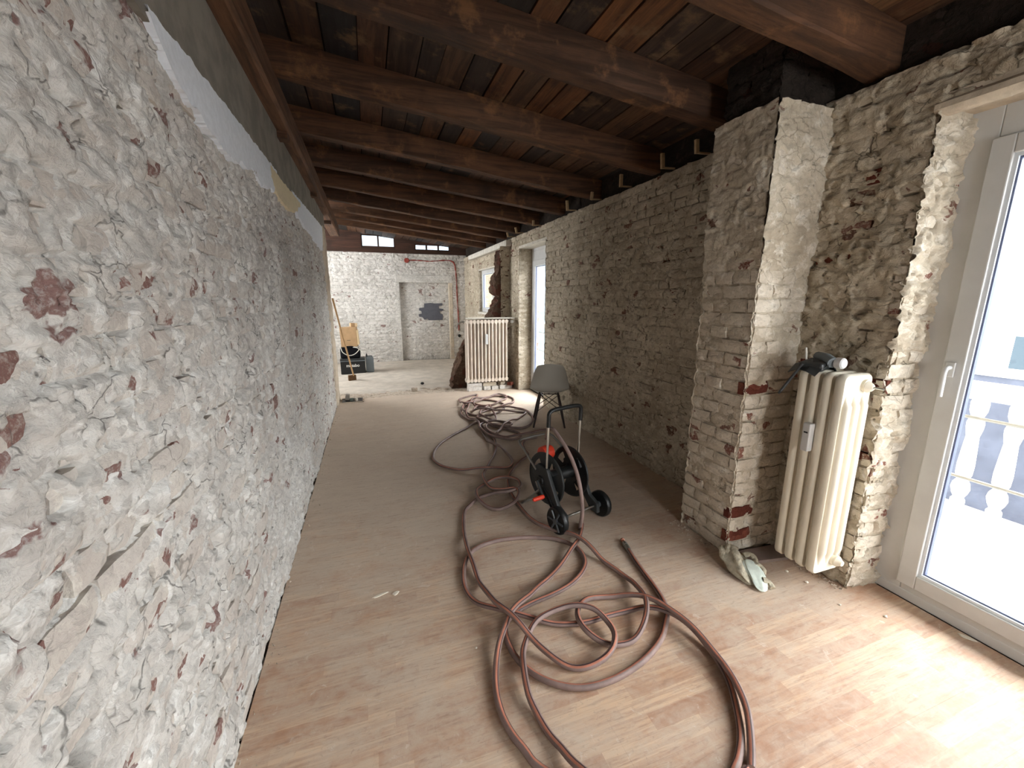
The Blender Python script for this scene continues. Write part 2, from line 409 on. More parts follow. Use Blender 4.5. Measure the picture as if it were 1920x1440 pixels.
M['orange'] = simple('orange_red_plastic', S(205, 58, 34), 0.45, 0.4)
M['hose'] = simple('dusty_brown_hose', S(142, 120, 113), 0.55, 0.35, nscale=9, namp=0.30)
M['hose_stripe'] = simple('orange_hose_stripe', S(186, 122, 100), 0.5, 0.35, nscale=12, namp=0.25)
M['hose_dark'] = simple('dark_hose_stripe', S(70, 52, 52), 0.5, 0.35)
M['shell'] = simple('light_grey_chair_shell', S(176, 172, 162), 0.5, 0.35)
M['legwood'] = simple('dark_stained_wood', S(44, 30, 26), 0.5, 0.3)
M['card'] = simple('brown_cardboard', S(178, 146, 110), 0.85, 0.15, nscale=12, namp=0.12)
M['card_side'] = simple('pale_cardboard', S(222, 198, 160), 0.85, 0.15)
M['greycase'] = simple('grey_plastic_case', S(112, 120, 124), 0.55, 0.35)
M['lettering'] = simple('white_lettering', S(222, 222, 216), 0.6, 0.2)
M['blackbag'] = simple('black_fabric', S(26, 26, 30), 0.9, 0.1, nscale=20, namp=0.3)
M['cable'] = simple('white_cable', S(220, 216, 206), 0.5, 0.3)
M['stick'] = simple('pale_broom_wood', S(196, 160, 118), 0.7, 0.25, nscale=16, namp=0.15)
M['bristle'] = simple('brown_bristle', S(112, 86, 62), 0.9, 0.1, nscale=50, namp=0.3)
M['glove'] = simple('dusty_knit_glove', S(196, 186, 164), 0.95, 0.1, nscale=34, namp=0.3, bump=0.012)
M['glove_palm'] = simple('pale_coated_palm', S(214, 222, 210), 0.8, 0.2, nscale=30, namp=0.12)
M['chip'] = simple('plaster_chip', S(226, 218, 202), 0.9, 0.1)
M['plank_grey'] = simple('grey_brown_offcut_board', S(140, 122, 112), 0.8, 0.2, nscale=10, namp=0.2)
M['patch'] = simple('dark_grey_paint_patch', S(92, 92, 98), 0.9, 0.1, nscale=12, namp=0.12)
M['redchase'] = simple('red_brick_dust_chase', S(150, 74, 64), 0.95, 0.1, nscale=30, namp=0.4)
M['concrete'] = simple('pale_concrete', S(210, 204, 192), 0.9, 0.15, nscale=16, namp=0.2, bump=0.006)
M['balcony'] = simple('pale_balcony_screed', S(206, 206, 204), 0.9, 0.1, nscale=8, namp=0.12)
M['baluster'] = simple('white_painted_baluster', S(232, 234, 232), 0.8, 0.2)
M['facade'] = simple('white_street_facade', S(150, 152, 154), 0.9, 0.1)
M['facade_low'] = simple('blue_grey_street_shade', S(72, 75, 84), 0.9, 0.1, nscale=0.9, namp=0.3)  # lower facade wall: its shade is put into this darker colour
M['backdrop'] = simple('blue_grey_backdrop_render', S(92, 102, 110), 0.9, 0.1, nscale=1.2, namp=0.2)
M['farglass'] = simple('dark_blue_street_pane', S(50, 60, 66), 0.5, 0.2)
M['greywood'] = woodmat('dark_gable_boards', [S(62, 40, 30), S(72, 46, 34)], 'X', dirt_shade=0.4)
M['pitdark'] = simple('grey_green_rubble', S(120, 130, 120), 0.9, 0.1, nscale=40, namp=0.4)

# ------------------------------------------------------------------ masonry
COURSE = 0.0775
def bond(u, v, row_off=0):
    """which brick of the bond: row, column, distance to bed joint and to head joint"""
    r = np.floor(v / COURSE); st = ((r + row_off) % 2) == 0
    pitch = np.where(st, 0.25, 0.125); ph = np.where(st, 0.0625, 0.0)
    q = (u + ph) / pitch; c = np.floor(q)
    bed = np.abs((v / COURSE + 0.5) % 1.0 - 0.5) * COURSE; head = np.abs((q + 0.5) % 1.0 - 0.5) * pitch
    return r, c, bed, head, (q - c - 0.5), (v / COURSE - r - 0.5)
def make_height(seed, cover, rough=0.010, chip=0.006, joint=0.008, pit=0.6, slit=0.5, bo=0.006, row_off=0):
    def h(u, v):
        u = np.asarray(u, float); v = np.asarray(v, float)
        c = cover(u, v) if callable(cover) else cover
        z = c + rough * fbm(u * 4.2, v * 6.5, seed, 4, 0.55)
        wu = u + 0.022 * perlin(u * 8, v * 9, seed + 3) + 0.008 * perlin(u * 25, v * 25, seed + 31); wv = v + 0.014 * perlin(u * 9, v * 9, seed + 4) + 0.006 * perlin(u * 27, v * 27, seed + 32)
        r, cc, bed, head, fu, fv = bond(wu, wv, row_off)
        h1 = _hash(r + 500, cc + 500, seed + 61); h2 = _hash(r + 500, cc + 500, seed + 62); h3 = _hash(r + 500, cc + 500, seed + 63)
        z = z + bo * ((h1 - 0.5) * 2.0 + fu * (h2 - 0.5) * 2.2 + fv * (h3 - 0.5) * 1.8)
        d, e, rr, ox, oy = worley(wu / 0.085, wv / 0.05, seed + 11)
        z = z + chip * ((rr - 0.5) * 1.6 + ox * (np.sin(rr * 97) * 0.9) + oy * (np.cos(rr * 61) * 0.9))
        d, e, rr, ox, oy = worley(wu / 0.031, wv / 0.021, seed + 12)
        z = z + chip * 0.45 * ((rr - 0.5) * 1.6 + ox * np.sin(rr * 90) + oy * np.cos(rr * 50))
        d, e, rr, ox, oy = worley(wu / 0.13, wv / 0.10, seed + 13)
        z = z - 0.034 * pit * np.clip((0.10 + 0.20 * rr - d) / 0.07, 0, 1) * (rr > 0.5)
        d, e, rr, ox, oy = worley(wu / 0.055, wv / 0.075, seed + 14)
        z = z - 0.026 * pit * np.clip((0.22 - d) / 0.08, 0, 1) * (rr > 0.72)
        q = np.abs(perlin(u * 6 + 2 * perlin(u * 2, v * 2, seed + 7), v * 6, seed + 8) + 0.25 * perlin(u * 22, v * 22, seed + 18))
        z = z - 0.03 * slit * np.clip(1 - q / 0.035, 0, 1) * np.clip(perlin(u * 2.3, v * 2.3, seed + 9) * 4 - 0.5, 0, 1)
        jn = np.clip(0.35 + 1.3 * perlin(u * 7, v * 9, seed + 21), 0, 1); jh = np.clip(0.1 + 1.8 * perlin(u * 8, v * 11, seed + 22), 0, 1.2)
        z = z - joint * np.exp(-(bed / 0.007) ** 2) * jn - joint * 1.6 * np.exp(-(head / 0.008) ** 2) * jh
        return z
    return h

_bm_cache = {}
def brick_mesh(kind, var, mat, w=None):
    """rough block, front in local +y, about 40 triangles"""
    key = (kind, var, mat.name, None if w is None else round(w, 2))
    if key in _bm_cache: return _bm_cache[key]
    V, Fs = brick_geo(kind, var, w)
    me = bpy.data.meshes.new('brick'); me.from_pydata([tuple(p) for p in V], [], Fs); me.materials.append(mat); me.update(); me.shade_smooth()
    try: me.set_sharp_from_angle(angle=math.radians(38))
    except Exception: pass
    _bm_cache[key] = me; return me
def brick_geo(kind, var, w=None):
    rg = np.random.RandomState(1000 * (kind == 'h') + var * 7 + 3)
    W = w if w is not None else (0.238 if kind == 's' else 0.113); Hh = 0.066; D = 0.05
    nx = 4 if W > 0.16 else 2; nz = 2
    V = []; Fs = []
    for k in range(nz + 1):
        for i in range(nx + 1):
            edge = (i in (0, nx)); top = (k in (0, nz))
            x = (i / nx - 0.5) * W + rg.uniform(-1, 1) * (0.004 if edge else 0.008)
            z = (k / nz - 0.5) * Hh + rg.uniform(-1, 1) * (0.003 if top else 0.006)
            y = rg.uniform(-0.003, 0.003) - (0.005 if edge else 0) - (0.004 if top else 0) - (rg.uniform(0, 0.008) if edge and top else 0)
            V.append((x, y, z))
    for k in range(nz):
        for i in range(nx):
            a = k * (nx + 1) + i; Fs.append((a, a + 1, a + nx + 2, a + nx + 1))
    ring = [i for i in range(nx + 1)] + [k * (nx + 1) + nx for k in range(1, nz + 1)] + [nz * (nx + 1) + i for i in range(nx - 1, -1, -1)] + [k * (nx + 1) for k in range(nz - 1, 0, -1)]
    b = len(V)
    for i in ring: V.append((V[i][0] * 1.01, -D, V[i][2] * 1.01))
    n = len(ring)
    for j in range(n): Fs.append((ring[j], b + j, b + (j + 1) % n, ring[(j + 1) % n]))
    return np.array(V), Fs

def masonry(name, org, udir, nrm, u0, u1, v0, v1, hfun, mort, brick, du=0.014, dv=0.012, holes=(), parent=None,
            singles=300, jit=0.004, bseed=1, top=None, redshare=0.0, brick_off=0.0, core=0.22, kind='structure',
            label=None, cat=None, skip=0.12, bricks=True, ugrid=None, row_off=0, redtest=None, single_name='brick'):
    """a wall face: mortar relief with real bricks in it. holes are (u0,u1,v0,v1); top(u) may lower the upper edge"""
    org = np.array(org, float); ud = np.array(udir, float); nn = np.array(nrm, float); zz = np.array((0, 0, 1.0))
    us = np.array(ugrid) if ugrid is not None else np.linspace(u0, u1, max(2, int((u1 - u0) / du) + 1))
    vs = np.linspace(v0, v1, max(2, int((v1 - v0) / dv) + 1))
    def snap(arr, vals):
        for q in vals:
            i = int(np.argmin(np.abs(arr - q)));
            if 0 < i < len(arr) - 1: arr[i] = q
    for h in holes: snap(us, h[:2]); snap(vs, h[2:])
    U, Vv = np.meshgrid(us, vs, indexing='ij')
    T = np.array([top(u) for u in us])[:, None] if top else np.full((len(us), 1), v1)
    Vv = v0 + (Vv - v0) * (T - v0) / (v1 - v0)
    Hh = hfun(U, Vv)
    ragU = U + 0.006 * perlin(U * 21, Vv * 21, bseed + 70) * (U > u0 + 1e-6) * (U < u1 - 1e-6)
    ragV = Vv + 0.005 * perlin(U * 19, Vv * 23, bseed + 71) * (Vv > v0 + 1e-6)
    P = org + ragU[..., None] * ud + ragV[..., None] * zz + Hh[..., None] * nn
    nu, nv = U.shape
    idx = np.arange(nu * nv).reshape(nu, nv)
    q = np.stack([idx[:-1, :-1], idx[1:, :-1], idx[1:, 1:], idx[:-1, 1:]], -1)
    cu = (us[:-1] + us[1:]) / 2; cv = (vs[:-1] + vs[1:]) / 2
    keep = np.ones((nu - 1, nv - 1), bool)
    for (a, b, c, d) in holes: keep &= ~((cu[:, None] > a) & (cu[:, None] < b) & (cv[None] > c) & (cv[None] < d))
    q = q[keep]
    me = bpy.data.meshes.new(name)
    pts = P.reshape(-1, 3)
    me.vertices.add(len(pts)); me.vertices.foreach_set('co', pts.ravel())
    me.loops.add(q.size); me.loops.foreach_set('vertex_index', q.ravel().astype(np.int32))
    me.polygons.add(len(q)); me.polygons.foreach_set('loop_start', np.arange(0, q.size, 4, dtype=np.int32))
    me.update(calc_edges=True); me.validate()
    o = obj_from(name, me, mort, parent, smooth=True)
    if parent is None: tag(o, label, cat, kind=kind)
    root = o if parent is None else parent
    # solid core behind the face
    if core:
        cb = MB()
        us_ = sorted(set([u0, u1] + [x for h in holes for x in (max(u0, h[0]), min(u1, h[1]))]))
        for a, b in zip(us_[:-1], us_[1:]):
            segs = [(v0, (min(top(a), top(b)) if top else v1))]
            for h in holes:
                if h[0] <= a + 1e-6 and h[1] >= b - 1e-6:
                    ns = []
                    for s0, s1 in segs:
                        if h[2] > s0: ns.append((s0, min(s1, h[2])))
                        if h[3] < s1: ns.append((max(s0, h[3]), s1))
                    segs = ns
            for s0, s1 in segs:
                if s1 - s0 < 0.01: continue
                c8 = [org + ud * x + zz * z + nn * y for x in (a, b) for y in (-0.035, -core) for z in (s0, s1)]
                cb.add(c8, [(0, 1, 3, 2), (4, 6, 7, 5), (0, 4, 5, 1), (2, 3, 7, 6), (0, 2, 6, 4), (1, 5, 7, 3)])
        cb.build('wall_core', mort, root)
    if not bricks: return root
    rg = random.Random(bseed); ang = math.atan2(-nn[0], nn[1])
    cand = []
    r0 = int(math.floor(v0 / COURSE)); r1 = int(math.ceil(v1 / COURSE))
    for r in range(r0, r1):
        kindrow = 's' if (r + row_off) % 2 == 0 else 'h'
        pitch = 0.25 if kindrow == 's' else 0.125
        ph_ = 0.0625 if kindrow == 's' else 0.0
        x = math.floor((u0 + ph_) / pitch) * pitch - ph_ + 0.006
        vc = (r + 0.5) * COURSE
        while x < u1:
            w = pitch - 0.012; a, b = x, x + w
            x += pitch
            a2, b2 = max(a, u0 + 0.002), min(b, u1 - 0.002)
            if vc + 0.033 > (top(min(max((a + b) / 2, u0), u1)) if top else v1) + 0.012 or vc - 0.033 < v0 - 0.035: continue
            for h in holes:
                if h[2] - 0.03 < vc < h[3] + 0.03:
                    if a2 >= h[0] and b2 <= h[1]: a2 = b2 = 0
                    elif a2 < h[0] < b2: b2 = h[0] - 0.003
                    elif a2 < h[1] < b2: a2 = h[1] + 0.003
            if b2 - a2 < 0.045: continue
            cand.append(((a2 + b2) / 2, vc, b2 - a2, 's' if b2 - a2 > 0.16 else 'h', rg.random(), rg.uniform(-jit, jit) + brick_off, rg.randrange(12), rg.uniform(-0.02, 0.02)))
    if not cand: return root
    A = np.array([(c[0], c[1], c[2], c[5]) for c in cand])
    vis = np.zeros(len(cand))
    for fx in (-0.4, -0.2, 0, 0.2, 0.4):
        for fz in (-0.02, 0, 0.02):
            vis += (A[:, 3] - 0.001 > hfun(A[:, 0] + fx * A[:, 2], A[:, 1] + fz))
    vis /= 15
    scored = []
    for i, c in enumerate(cand):
        if vis[i] < skip: continue
        p = org + ud * c[0] + zz * c[1]
        pr = proj(p); sc = 0
        if pr and -40 < pr[0] < 1960 and -40 < pr[1] < 1480:
            dv_ = np.array((0, 0, CAM_H)) - p; dist = np.linalg.norm(dv_)
            sc = c[2] * max(0.02, float(dv_ @ nn) / dist) / dist ** 2 * (0.3 + vis[i])
        scored.append((sc, i))
    scored.sort(reverse=True)
    one = [i for sc, i in scored[:singles] if sc > 0]; rest = [i for sc, i in scored if i not in set(one)]
    for i in one:
        uc, vc, w, kd, r, off, var, tilt = cand[i]
        std = 0.238 if kd == 's' else 0.113
        isred = redtest(uc, vc, r) if redtest else (r > 1 - redshare)
        ob = bpy.data.objects.new(single_name, brick_mesh(kd, var, M['brick_red'] if isred else brick)); COL.objects.link(ob)
        ob.parent = root
        ob.location = org + ud * uc + zz * vc + nn * off; ob.rotation_euler = (tilt * 0.6, tilt, ang + tilt * 0.7)
        ob.scale = (w / std, 1, 1); ob['rnd'] = r
    if rest:
        Vs = []; Fs = []; R = []; base = 0
        for i in rest:
            uc, vc, w, kd, r, off, var, tilt = cand[i]
            g, fs = brick_geo(kd, var); std = 0.238 if kd == 's' else 0.113
            g = g.copy(); g[:, 0] *= w / std
            pw = org + (uc + g[:, 0:1]) * ud + (vc + g[:, 2:3]) * zz + (off + g[:, 1:2]) * nn
            Vs.append(pw); Fs += [tuple(k + base for k in f) for f in fs]; base += len(pw); R += [r] * len(fs)
        me = bpy.data.meshes.new('brick_courses'); me.from_pydata([tuple(p) for p in np.concatenate(Vs)], [], Fs)
        at = me.attributes.new('rnd', 'FLOAT', 'FACE'); at.data.foreach_set('value', np.array(R, np.float32)); me.update()
        ob = obj_from('brick_courses', me, brick, root); ob['kind'] = 'stuff'
    return root

# ================================================================== THE SETTING
# ---- floors
floor = MB().box(XL - 0.02, XR + 0.35, YBACK, 6.95, -0.12, -0.013).build('floor', M['subfloor'])
tag(floor, 'dusty beech-coloured laminate floor laid in boards across the room', 'floor', kind='structure')
def laminate():
    W = 0.193; y = YBACK; row = 0
    r = random.Random(3)
    while y < 6.8:
        x = XL + 0.012 - r.uniform(0, 1.0)
        while x < XR + 0.2:
            x0 = max(x, XL + 0.004 + r.uniform(0, 0.004)); x1 = min(x + 1.285, XR + 0.19)
            # boards stop at the chimney and under the door sills
            ymid = y + W / 2
            lim = XR + 0.19 if (-0.95 < ymid < 1.25 or 5.4 < ymid < 6.5) else XR + 0.006
            if 1.72 < ymid < 2.10: lim = 1.99
            x1 = min(x1, lim)
            y1 = y + W
            if y1 > 6.6: y1 = min(y1, 6.78 + 0.03 * math.sin(x0 * 5))
            if x1 - x0 > 0.04 and y1 - y > 0.02 and y > -1.6:
                cx, cy = (x0 + x1) / 2, (y + y1) / 2; hx, hy = (x1 - x0) / 2 - 0.00015, (y1 - y) / 2 - 0.00015
                mb = MB().box(-hx, hx, -hy, hy, -0.012, 0.0)
                p = mb.build('floor_board', M['floor'], floor, loc=(cx, cy, r.uniform(-0.0002, 0.0002)))
            x += 1.285
        y += W; row += 1
laminate()

ff = masonry  # short alias
def heightsheet(name, xs, ys, zf, mat, parent=None):
    X, Y = np.meshgrid(xs, ys, indexing='ij'); Z = zf(X, Y)
    P = np.stack([X, Y, Z], -1).reshape(-1, 3); nu, nv = X.shape; idx = np.arange(nu * nv).reshape(nu, nv)
    q = np.stack([idx[:-1, :-1], idx[1:, :-1], idx[1:, 1:], idx[:-1, 1:]], -1).reshape(-1, 4)
    me = bpy.data.meshes.new(name); me.from_pydata([tuple(p) for p in P], [], [tuple(f) for f in q]); me.update()
    return obj_from(name, me, mat, parent, smooth=True)
far_floor = MB().box(XLF - 0.3, XR + 0.5, 6.7, YFAR + 0.3, -0.2, -0.05).build('floor_far_room', M['screed'])
tag(far_floor, 'pale dusty screed floor of the far room', 'floor', kind='structure')
heightsheet('screed_surface', np.linspace(XLF - 0.05, XR + 0.3, 90), np.linspace(7.05, YFAR + 0.05, 90),
            lambda x, y: 0.004 + 0.012 * fbm(x * 1.3, y * 1.3, 5, 4) - 0.02 * np.clip((7.12 - y) / 0.07, 0, 1), M['screed'], far_floor)
heightsheet('rubble_strip', np.linspace(XLF + 0.05, XR + 0.1, 150), np.linspace(6.70, 7.16, 40),
            lambda x, y: -0.004 + 0.014 * fbm(x * 9, y * 9, 8, 5, 0.6) + 0.012 * (worley(x * 16, y * 16, 3)[2] - 0.5), M['rubble'], far_floor)

# ---- left wall
def left_u():
    ys = [-2.4]; y = -2.4
    while y < YEND:
        y += 0.05 if y < 0.3 else 0.0066 * (1 + max(0, y - 0.8) * 0.28)
        ys.append(min(y, YEND))
    return ys
def left_cover(u, v): return 0.0040 + 0.010 * perlin(u * 0.9, v * 1.1, 41) + 0.004 * (v > 2.2) - 0.003 * np.clip((u - 3) / 3, 0, 1)
hl = make_height(11, left_cover, rough=0.008, chip=0.0055, joint=0.015, pit=1.25, slit=0.8, bo=0.0065)
wall_left = masonry('wall_left', (XL, 0, 0), (0, 1, 0), (1, 0, 0), YBACK, YEND, -0.02, 2.36, hl, M['mortar_left'], M['brick_left'],
                    ugrid=left_u(), dv=0.0078, bseed=5, jit=0.007, singles=300, core=0.3,
                    label='long left wall of torn lime mortar over rough brick', cat='wall')

def ragged_band(name, mat, parent, pts_top, pts_bot, thick, seed, amp=0.012, n=160, x=XL):
    """flat coat of plaster on the left wall between two ragged lines of (y, z)"""
    y0 = max(pts_top[0][0], pts_bot[0][0]); y1 = min(pts_top[-1][0], pts_bot[-1][0])
    ys = np.linspace(y0, y1, n)
    zt = np.interp(ys, [p[0] for p in pts_top], [p[1] for p in pts_top]) + amp * 0.6 * fbm(ys * 11, ys * 0 + seed, seed, 3)
    zb = np.interp(ys, [p[0] for p in pts_bot], [p[1] for p in pts_bot]) + amp * fbm(ys * 9, ys * 0 + seed + 5, seed + 2, 5, 0.65)
    zt = np.maximum(zt, zb + 0.002)
    mb = MB(); vs = []; fs = []
    for i in range(n):
        for (dx, z) in ((-0.02, zb[i]), (thick, zb[i] + 0.003), (thick, zt[i] - 0.002), (-0.02, zt[i])): vs.append((x + dx, ys[i], z))
    for i in range(n - 1):
        a = i * 4; b = a + 4
        for k in range(3): fs.append((a + k, a + k + 1, b + k + 1, b + k))
    mb.add(vs, fs); return mb.build(name, mat, parent)
g_line = [(-2.4, 2.34), (1.2, 2.34), (1.6, 2.33), (2.3, 2.352), (2.9, 2.362), (4.2, 2.40), (5.4, 2.45), (6.75, 2.50)]
ragged_band('grey_plaster_band', M['plaster_grey'], wall_left, [(-2.4, 2.80), (6.75, 2.80)], [(y, z - 0.03) for y, z in g_line], 0.016, 3, amp=0.010, n=420)
ragged_band('white_skim_strip', M['paint_white'], wall_left, [(y, z + 0.01) for y, z in g_line], [(1.56, 2.32), (1.62, 2.26), (1.75, 2.20), (1.9, 2.185), (2.1, 2.15), (2.3, 2.145), (2.6, 2.20), (2.75, 2.16), (3.0, 2.20), (3.12, 2.21), (3.3, 2.36)], 0.023, 9, amp=0.016, n=300)
ragged_band('cream_skim_patch', M['paint_cream'], wall_left, [(3.08, 2.36), (3.3, 2.36), (4.3, 2.385)], [(3.08, 2.30), (3.2, 2.21), (3.6, 2.20), (3.95, 2.24), (4.2, 2.33), (4.3, 2.36)], 0.026, 21, amp=0.014, n=110)
ragged_band('white_skim_strip', M['paint_white'], wall_left, [(y, z + 0.01) for y, z in g_line], [(3.9, 2.36), (4.05, 2.25), (4.4, 2.22), (5.0, 2.21), (5.6, 2.18), (6.05, 2.16), (6.2, 2.28), (6.28, 2.44)], 0.023, 33, amp=0.02, n=200)
# rendered end of the wall with the crack beside it
ye = np.linspace(6.34, YEND, 30)
heightsheet_pts = []
def endstrip():
    zs = np.linspace(0, 2.52, 170); U, V = np.meshgrid(ye, zs, indexing='ij')
    Xs = XL + 0.024 + 0.008 * fbm(U * 6, V * 5, 77, 4) - 0.035 * np.clip((6.37 + 0.03 * perlin(V * 2, U * 0, 5) - U) / 0.03, 0, 1)
    P = np.stack([Xs, U, V], -1).reshape(-1, 3); nu, nv = U.shape; idx = np.arange(nu * nv).reshape(nu, nv)
    q = np.stack([idx[:-1, :-1], idx[1:, :-1], idx[1:, 1:], idx[:-1, 1:]], -1).reshape(-1, 4)
    me = bpy.data.meshes.new('end_render'); me.from_pydata([tuple(p) for p in P], [], [tuple(f) for f in q]); me.update()
    obj_from('end_render', me, M['plaster_edge'], wall_left, smooth=True)
    MB().box(XL - 0.2, XL + 0.016, YEND - 0.012, YEND + 0.004, 0, 2.80).build('end_face', M['plaster_edge'], wall_left)
endstrip()
MB().box(XL - 0.28, XL - 0.012, YBACK, YEND, 2.36, 3.1).build('wall_core', M['plaster_grey'], wall_left)

# ---- left wall of the far room
hfl = make_height(19, 0.0, 0.008, 0.006, 0.008, 0.6, 0.4)
masonry('wall_far_left', (XLF, 0, 0), (0, 1, 0), (1, 0, 0), YEND - 0.1, YFAR + 0.1, -0.05, 2.66, hfl, M['mortar_far'], M['brick_far'], du=0.03, dv=0.02,
        singles=0, bseed=8, core=0.3, holes=[(7.6, 9.6, 0.9, 2.3)], label='left wall of the far room hidden behind the near left wall', cat='wall')
hfc = make_height(20, 0.0, 0.008, 0.006, 0.008, 0.6, 0.4)
masonry('wall_far_near_side', (0, YEND + 0.002, 0), (1, 0, 0), (0, 1, 0), XLF - 0.1, XL - 0.05, -0.05, 2.80, hfc, M['mortar_far'], M['brick_far'], du=0.03, dv=0.02,
        singles=0, bseed=9, core=0.2, label='near side wall of the far room, hidden behind the left wall', cat='wall')

# ---- right wall, from the chimney to the far door and on to the far room
def right_u(a, b, c=0.0095):
    ys = [a]; y = a
    while y < b:
        y += c * (1 + max(0, y - 2) * 0.25); ys.append(min(y, b))
    return ys
def right_cover(u, v): return -0.0025 + 0.008 * perlin(u * 1.1, v * 1.3, 51) - 0.006 * np.clip((v - 1.9) / 0.4, 0, 1) + 0.006 * np.clip((0.9 - v) / 0.9, 0, 1)
hr = make_height(23, right_cover, 0.007, 0.005, 0.016, 1.2, 0.7, bo=0.005)
WTOP = 2.56
DOOR2 = (5.42, 6.50, -0.1, 2.36); WIN1 = (7.32, 9.12, 1.26, 2.16)
wall_right = masonry('wall_right', (XR, 0, 0), (0, 1, 0), (-1, 0, 0), 2.02, YFAR + 0.1, -0.02, WTOP, hr, M['mortar_right'], M['brick_right'],
                     ugrid=right_u(2.02, YFAR + 0.1), dv=0.0115, holes=[DOOR2, WIN1], bseed=31, jit=0.005, singles=220, core=0.36, redshare=0.025,
                     label='long shaded right wall of limewashed brick beyond the chimney', cat='wall')
hrev = make_height(27, 0.002, 0.006, 0.005, 0.007, 0.4, 0.2)
def reveal(parent, y, facing, z0, z1, x0=XR - 0.004, x1=XD + 0.06, mort='mortar_chim', brick='brick_chim', cover=0.002, seed=27, off=0):
    masonry('reveal', (x0, y, 0), (1, 0, 0), (0, facing, 0), 0.0, x1 - x0, z0, z1, make_height(seed, cover, 0.006, 0.005, 0.007, 0.4, 0.2), M[mort], M[brick],
            du=0.012, dv=0.012, parent=parent, singles=20, bseed=seed + off, core=0, row_off=1)
reveal(wall_right, DOOR2[1], -1, -0.01, 2.36, cover=-0.001, seed=61)
reveal(wall_right, DOOR2[0], 1, -0.01, 2.36, seed=63)
MB().box(XR - 0.002, XD + 0.08, DOOR2[0] - 0.02, DOOR2[1] + 0.02, 2.345, 2.38).build('lintel_soffit', M['concrete'], wall_right)
reveal(wall_right, WIN1[1], -1, 1.26, 2.16, seed=65, x1=XR + 0.2); reveal(wall_right, WIN1[0], 1, 1.26, 2.16, seed=67, x1=XR + 0.2)
MB().box(XR - 0.03, XR + 0.25, WIN1[0] - 0.03, WIN1[1] + 0.03, 1.22, 1.262).build('window_ledge', M['concrete'], wall_right)
MB().box(XR, XR + 0.25, WIN1[0] - 0.02, WIN1[1] + 0.02, 2.155, 2.18).build('lintel_soffit', M['concrete'], wall_right)

# ---- right wall by the near door
DOOR1 = (-0.95, 1.245, -0.1, 2.35)
hn = make_height(37, lambda u, v: 0.001 + 0.007 * perlin(u * 1.5, v * 1.5, 55) + 0.004 * (v > 1.4), 0.009, 0.007, 0.013, 0.9, 0.8, bo=0.006)
wall_near = masonry('wall_right_near', (XR, 0, 0), (0, 1, 0), (-1, 0, 0), -2.4, 1.80, -0.02, WTOP, hn, M['mortar_right'], M['brick_right'],
                    du=0.0085, dv=0.0085, holes=[DOOR1], bseed=43, jit=0.006, singles=300, core=0.36, redshare=0.07,
                    label='rough brick wall around the near balcony door', cat='wall')
hj = make_height(39, lambda u, v: 0.006 - 0.012 * (v < 1.3), 0.012, 0.010, 0.010, 0.7, 0.3, row_off=1)
masonry('reveal', (XR - 0.012, DOOR1[1], 0), (0.9945, -0.105, 0), (-0.105, -0.9945, 0), 0.0, 0.235, -0.01, 2.35, hj, M['mortar_chim'], M['brick_chim'],
        du=0.008, dv=0.0085, parent=wall_near, singles=80, bseed=71, core=0, row_off=1, redshare=0.06, jit=0.006)
MB().tube([(XR + 0.03, -1.0, 2.352), (XR + 0.03, 0.3, 2.356), (XR + 0.03, 1.26, 2.352)], 0.045, 10, flat=0.8).build('lintel_edge', M['plaster_edge'], wall_near, smooth=True)
MB().box(XR + 0.0, XD + 0.12, -0.98, 1.27, 2.342, 2.40).build('lintel_soffit', M['plaster_edge'], wall_near)

# ---- chimney breast
CX, CY0, CY1 = 1.985, 1.70, 2.09
def chim_cover(u, v): return -0.010 + 0.017 * np.clip((v - 1.62 + 0.12 * perlin(u * 4, v * 0, 5)) / 0.2, 0, 1) + 0.004 * perlin(u * 3, v * 3, 57)
hc1 = make_height(47, chim_cover, 0.006, 0.0035, 0.007, 0.4, 0.2, bo=0.002); hc2 = make_height(53, lambda u, v: chim_cover(u, v) + 0.002, 0.006, 0.003, 0.007, 0.3, 0.2, bo=0.002, row_off=1)
def corner_red(u_edge):
    def f(u, v, r):
        near = abs(u - u_edge) < 0.10
        return near and any(a < v < b for a, b in ((0.06, 0.17), (0.22, 0.30), (0.36, 0.47), (0.98, 1.10), (1.46, 1.52))) and r > 0.15
    return f
chimney = masonry('chimney_breast', (CX, 0, 0), (0, 1, 0), (-1, 0, 0), CY0, CY1 + 0.01, -0.02, 2.52, hc1, M['mortar_chim'], M['brick_chim'],
                  du=0.007, dv=0.0075, bseed=81, jit=0.007, singles=300, core=0, redtest=corner_red(CY0),
                  label='limewashed brick chimney breast with bare red bricks at its corner', cat='chimney')
masonry('front_face', (CX, CY0, 0), (1, 0, 0), (0, -1, 0), 0.0, XR - CX + 0.02, -0.02, 2.52, hc2, M['mortar_chim'], M['brick_chim'],
        du=0.007, dv=0.0075, parent=chimney, bseed=83, jit=0.006, singles=300, core=0, row_off=1, redtest=corner_red(0.0))
MB().box(CX + 0.03, XR + 0.1, CY0 + 0.03, CY1 - 0.03, -0.02, 2.5).build('chimney_core', M['mortar_chim'], chimney)
hb = make_height(59, 0.0, 0.006, 0.005, 0.007, 0.4, 0.2)
masonry('back_face', (CX, CY1, 0), (1, 0, 0), (0, 1, 0), 0.0, XR - CX, -0.02, 2.52, hb, M['mortar_chim'], M['brick_chim'], du=0.02, dv=0.015, parent=chimney, bricks=False, core=0)
hs = make_height(67, -0.004, 0.008, 0.006, 0.008, 0.6, 0.3)
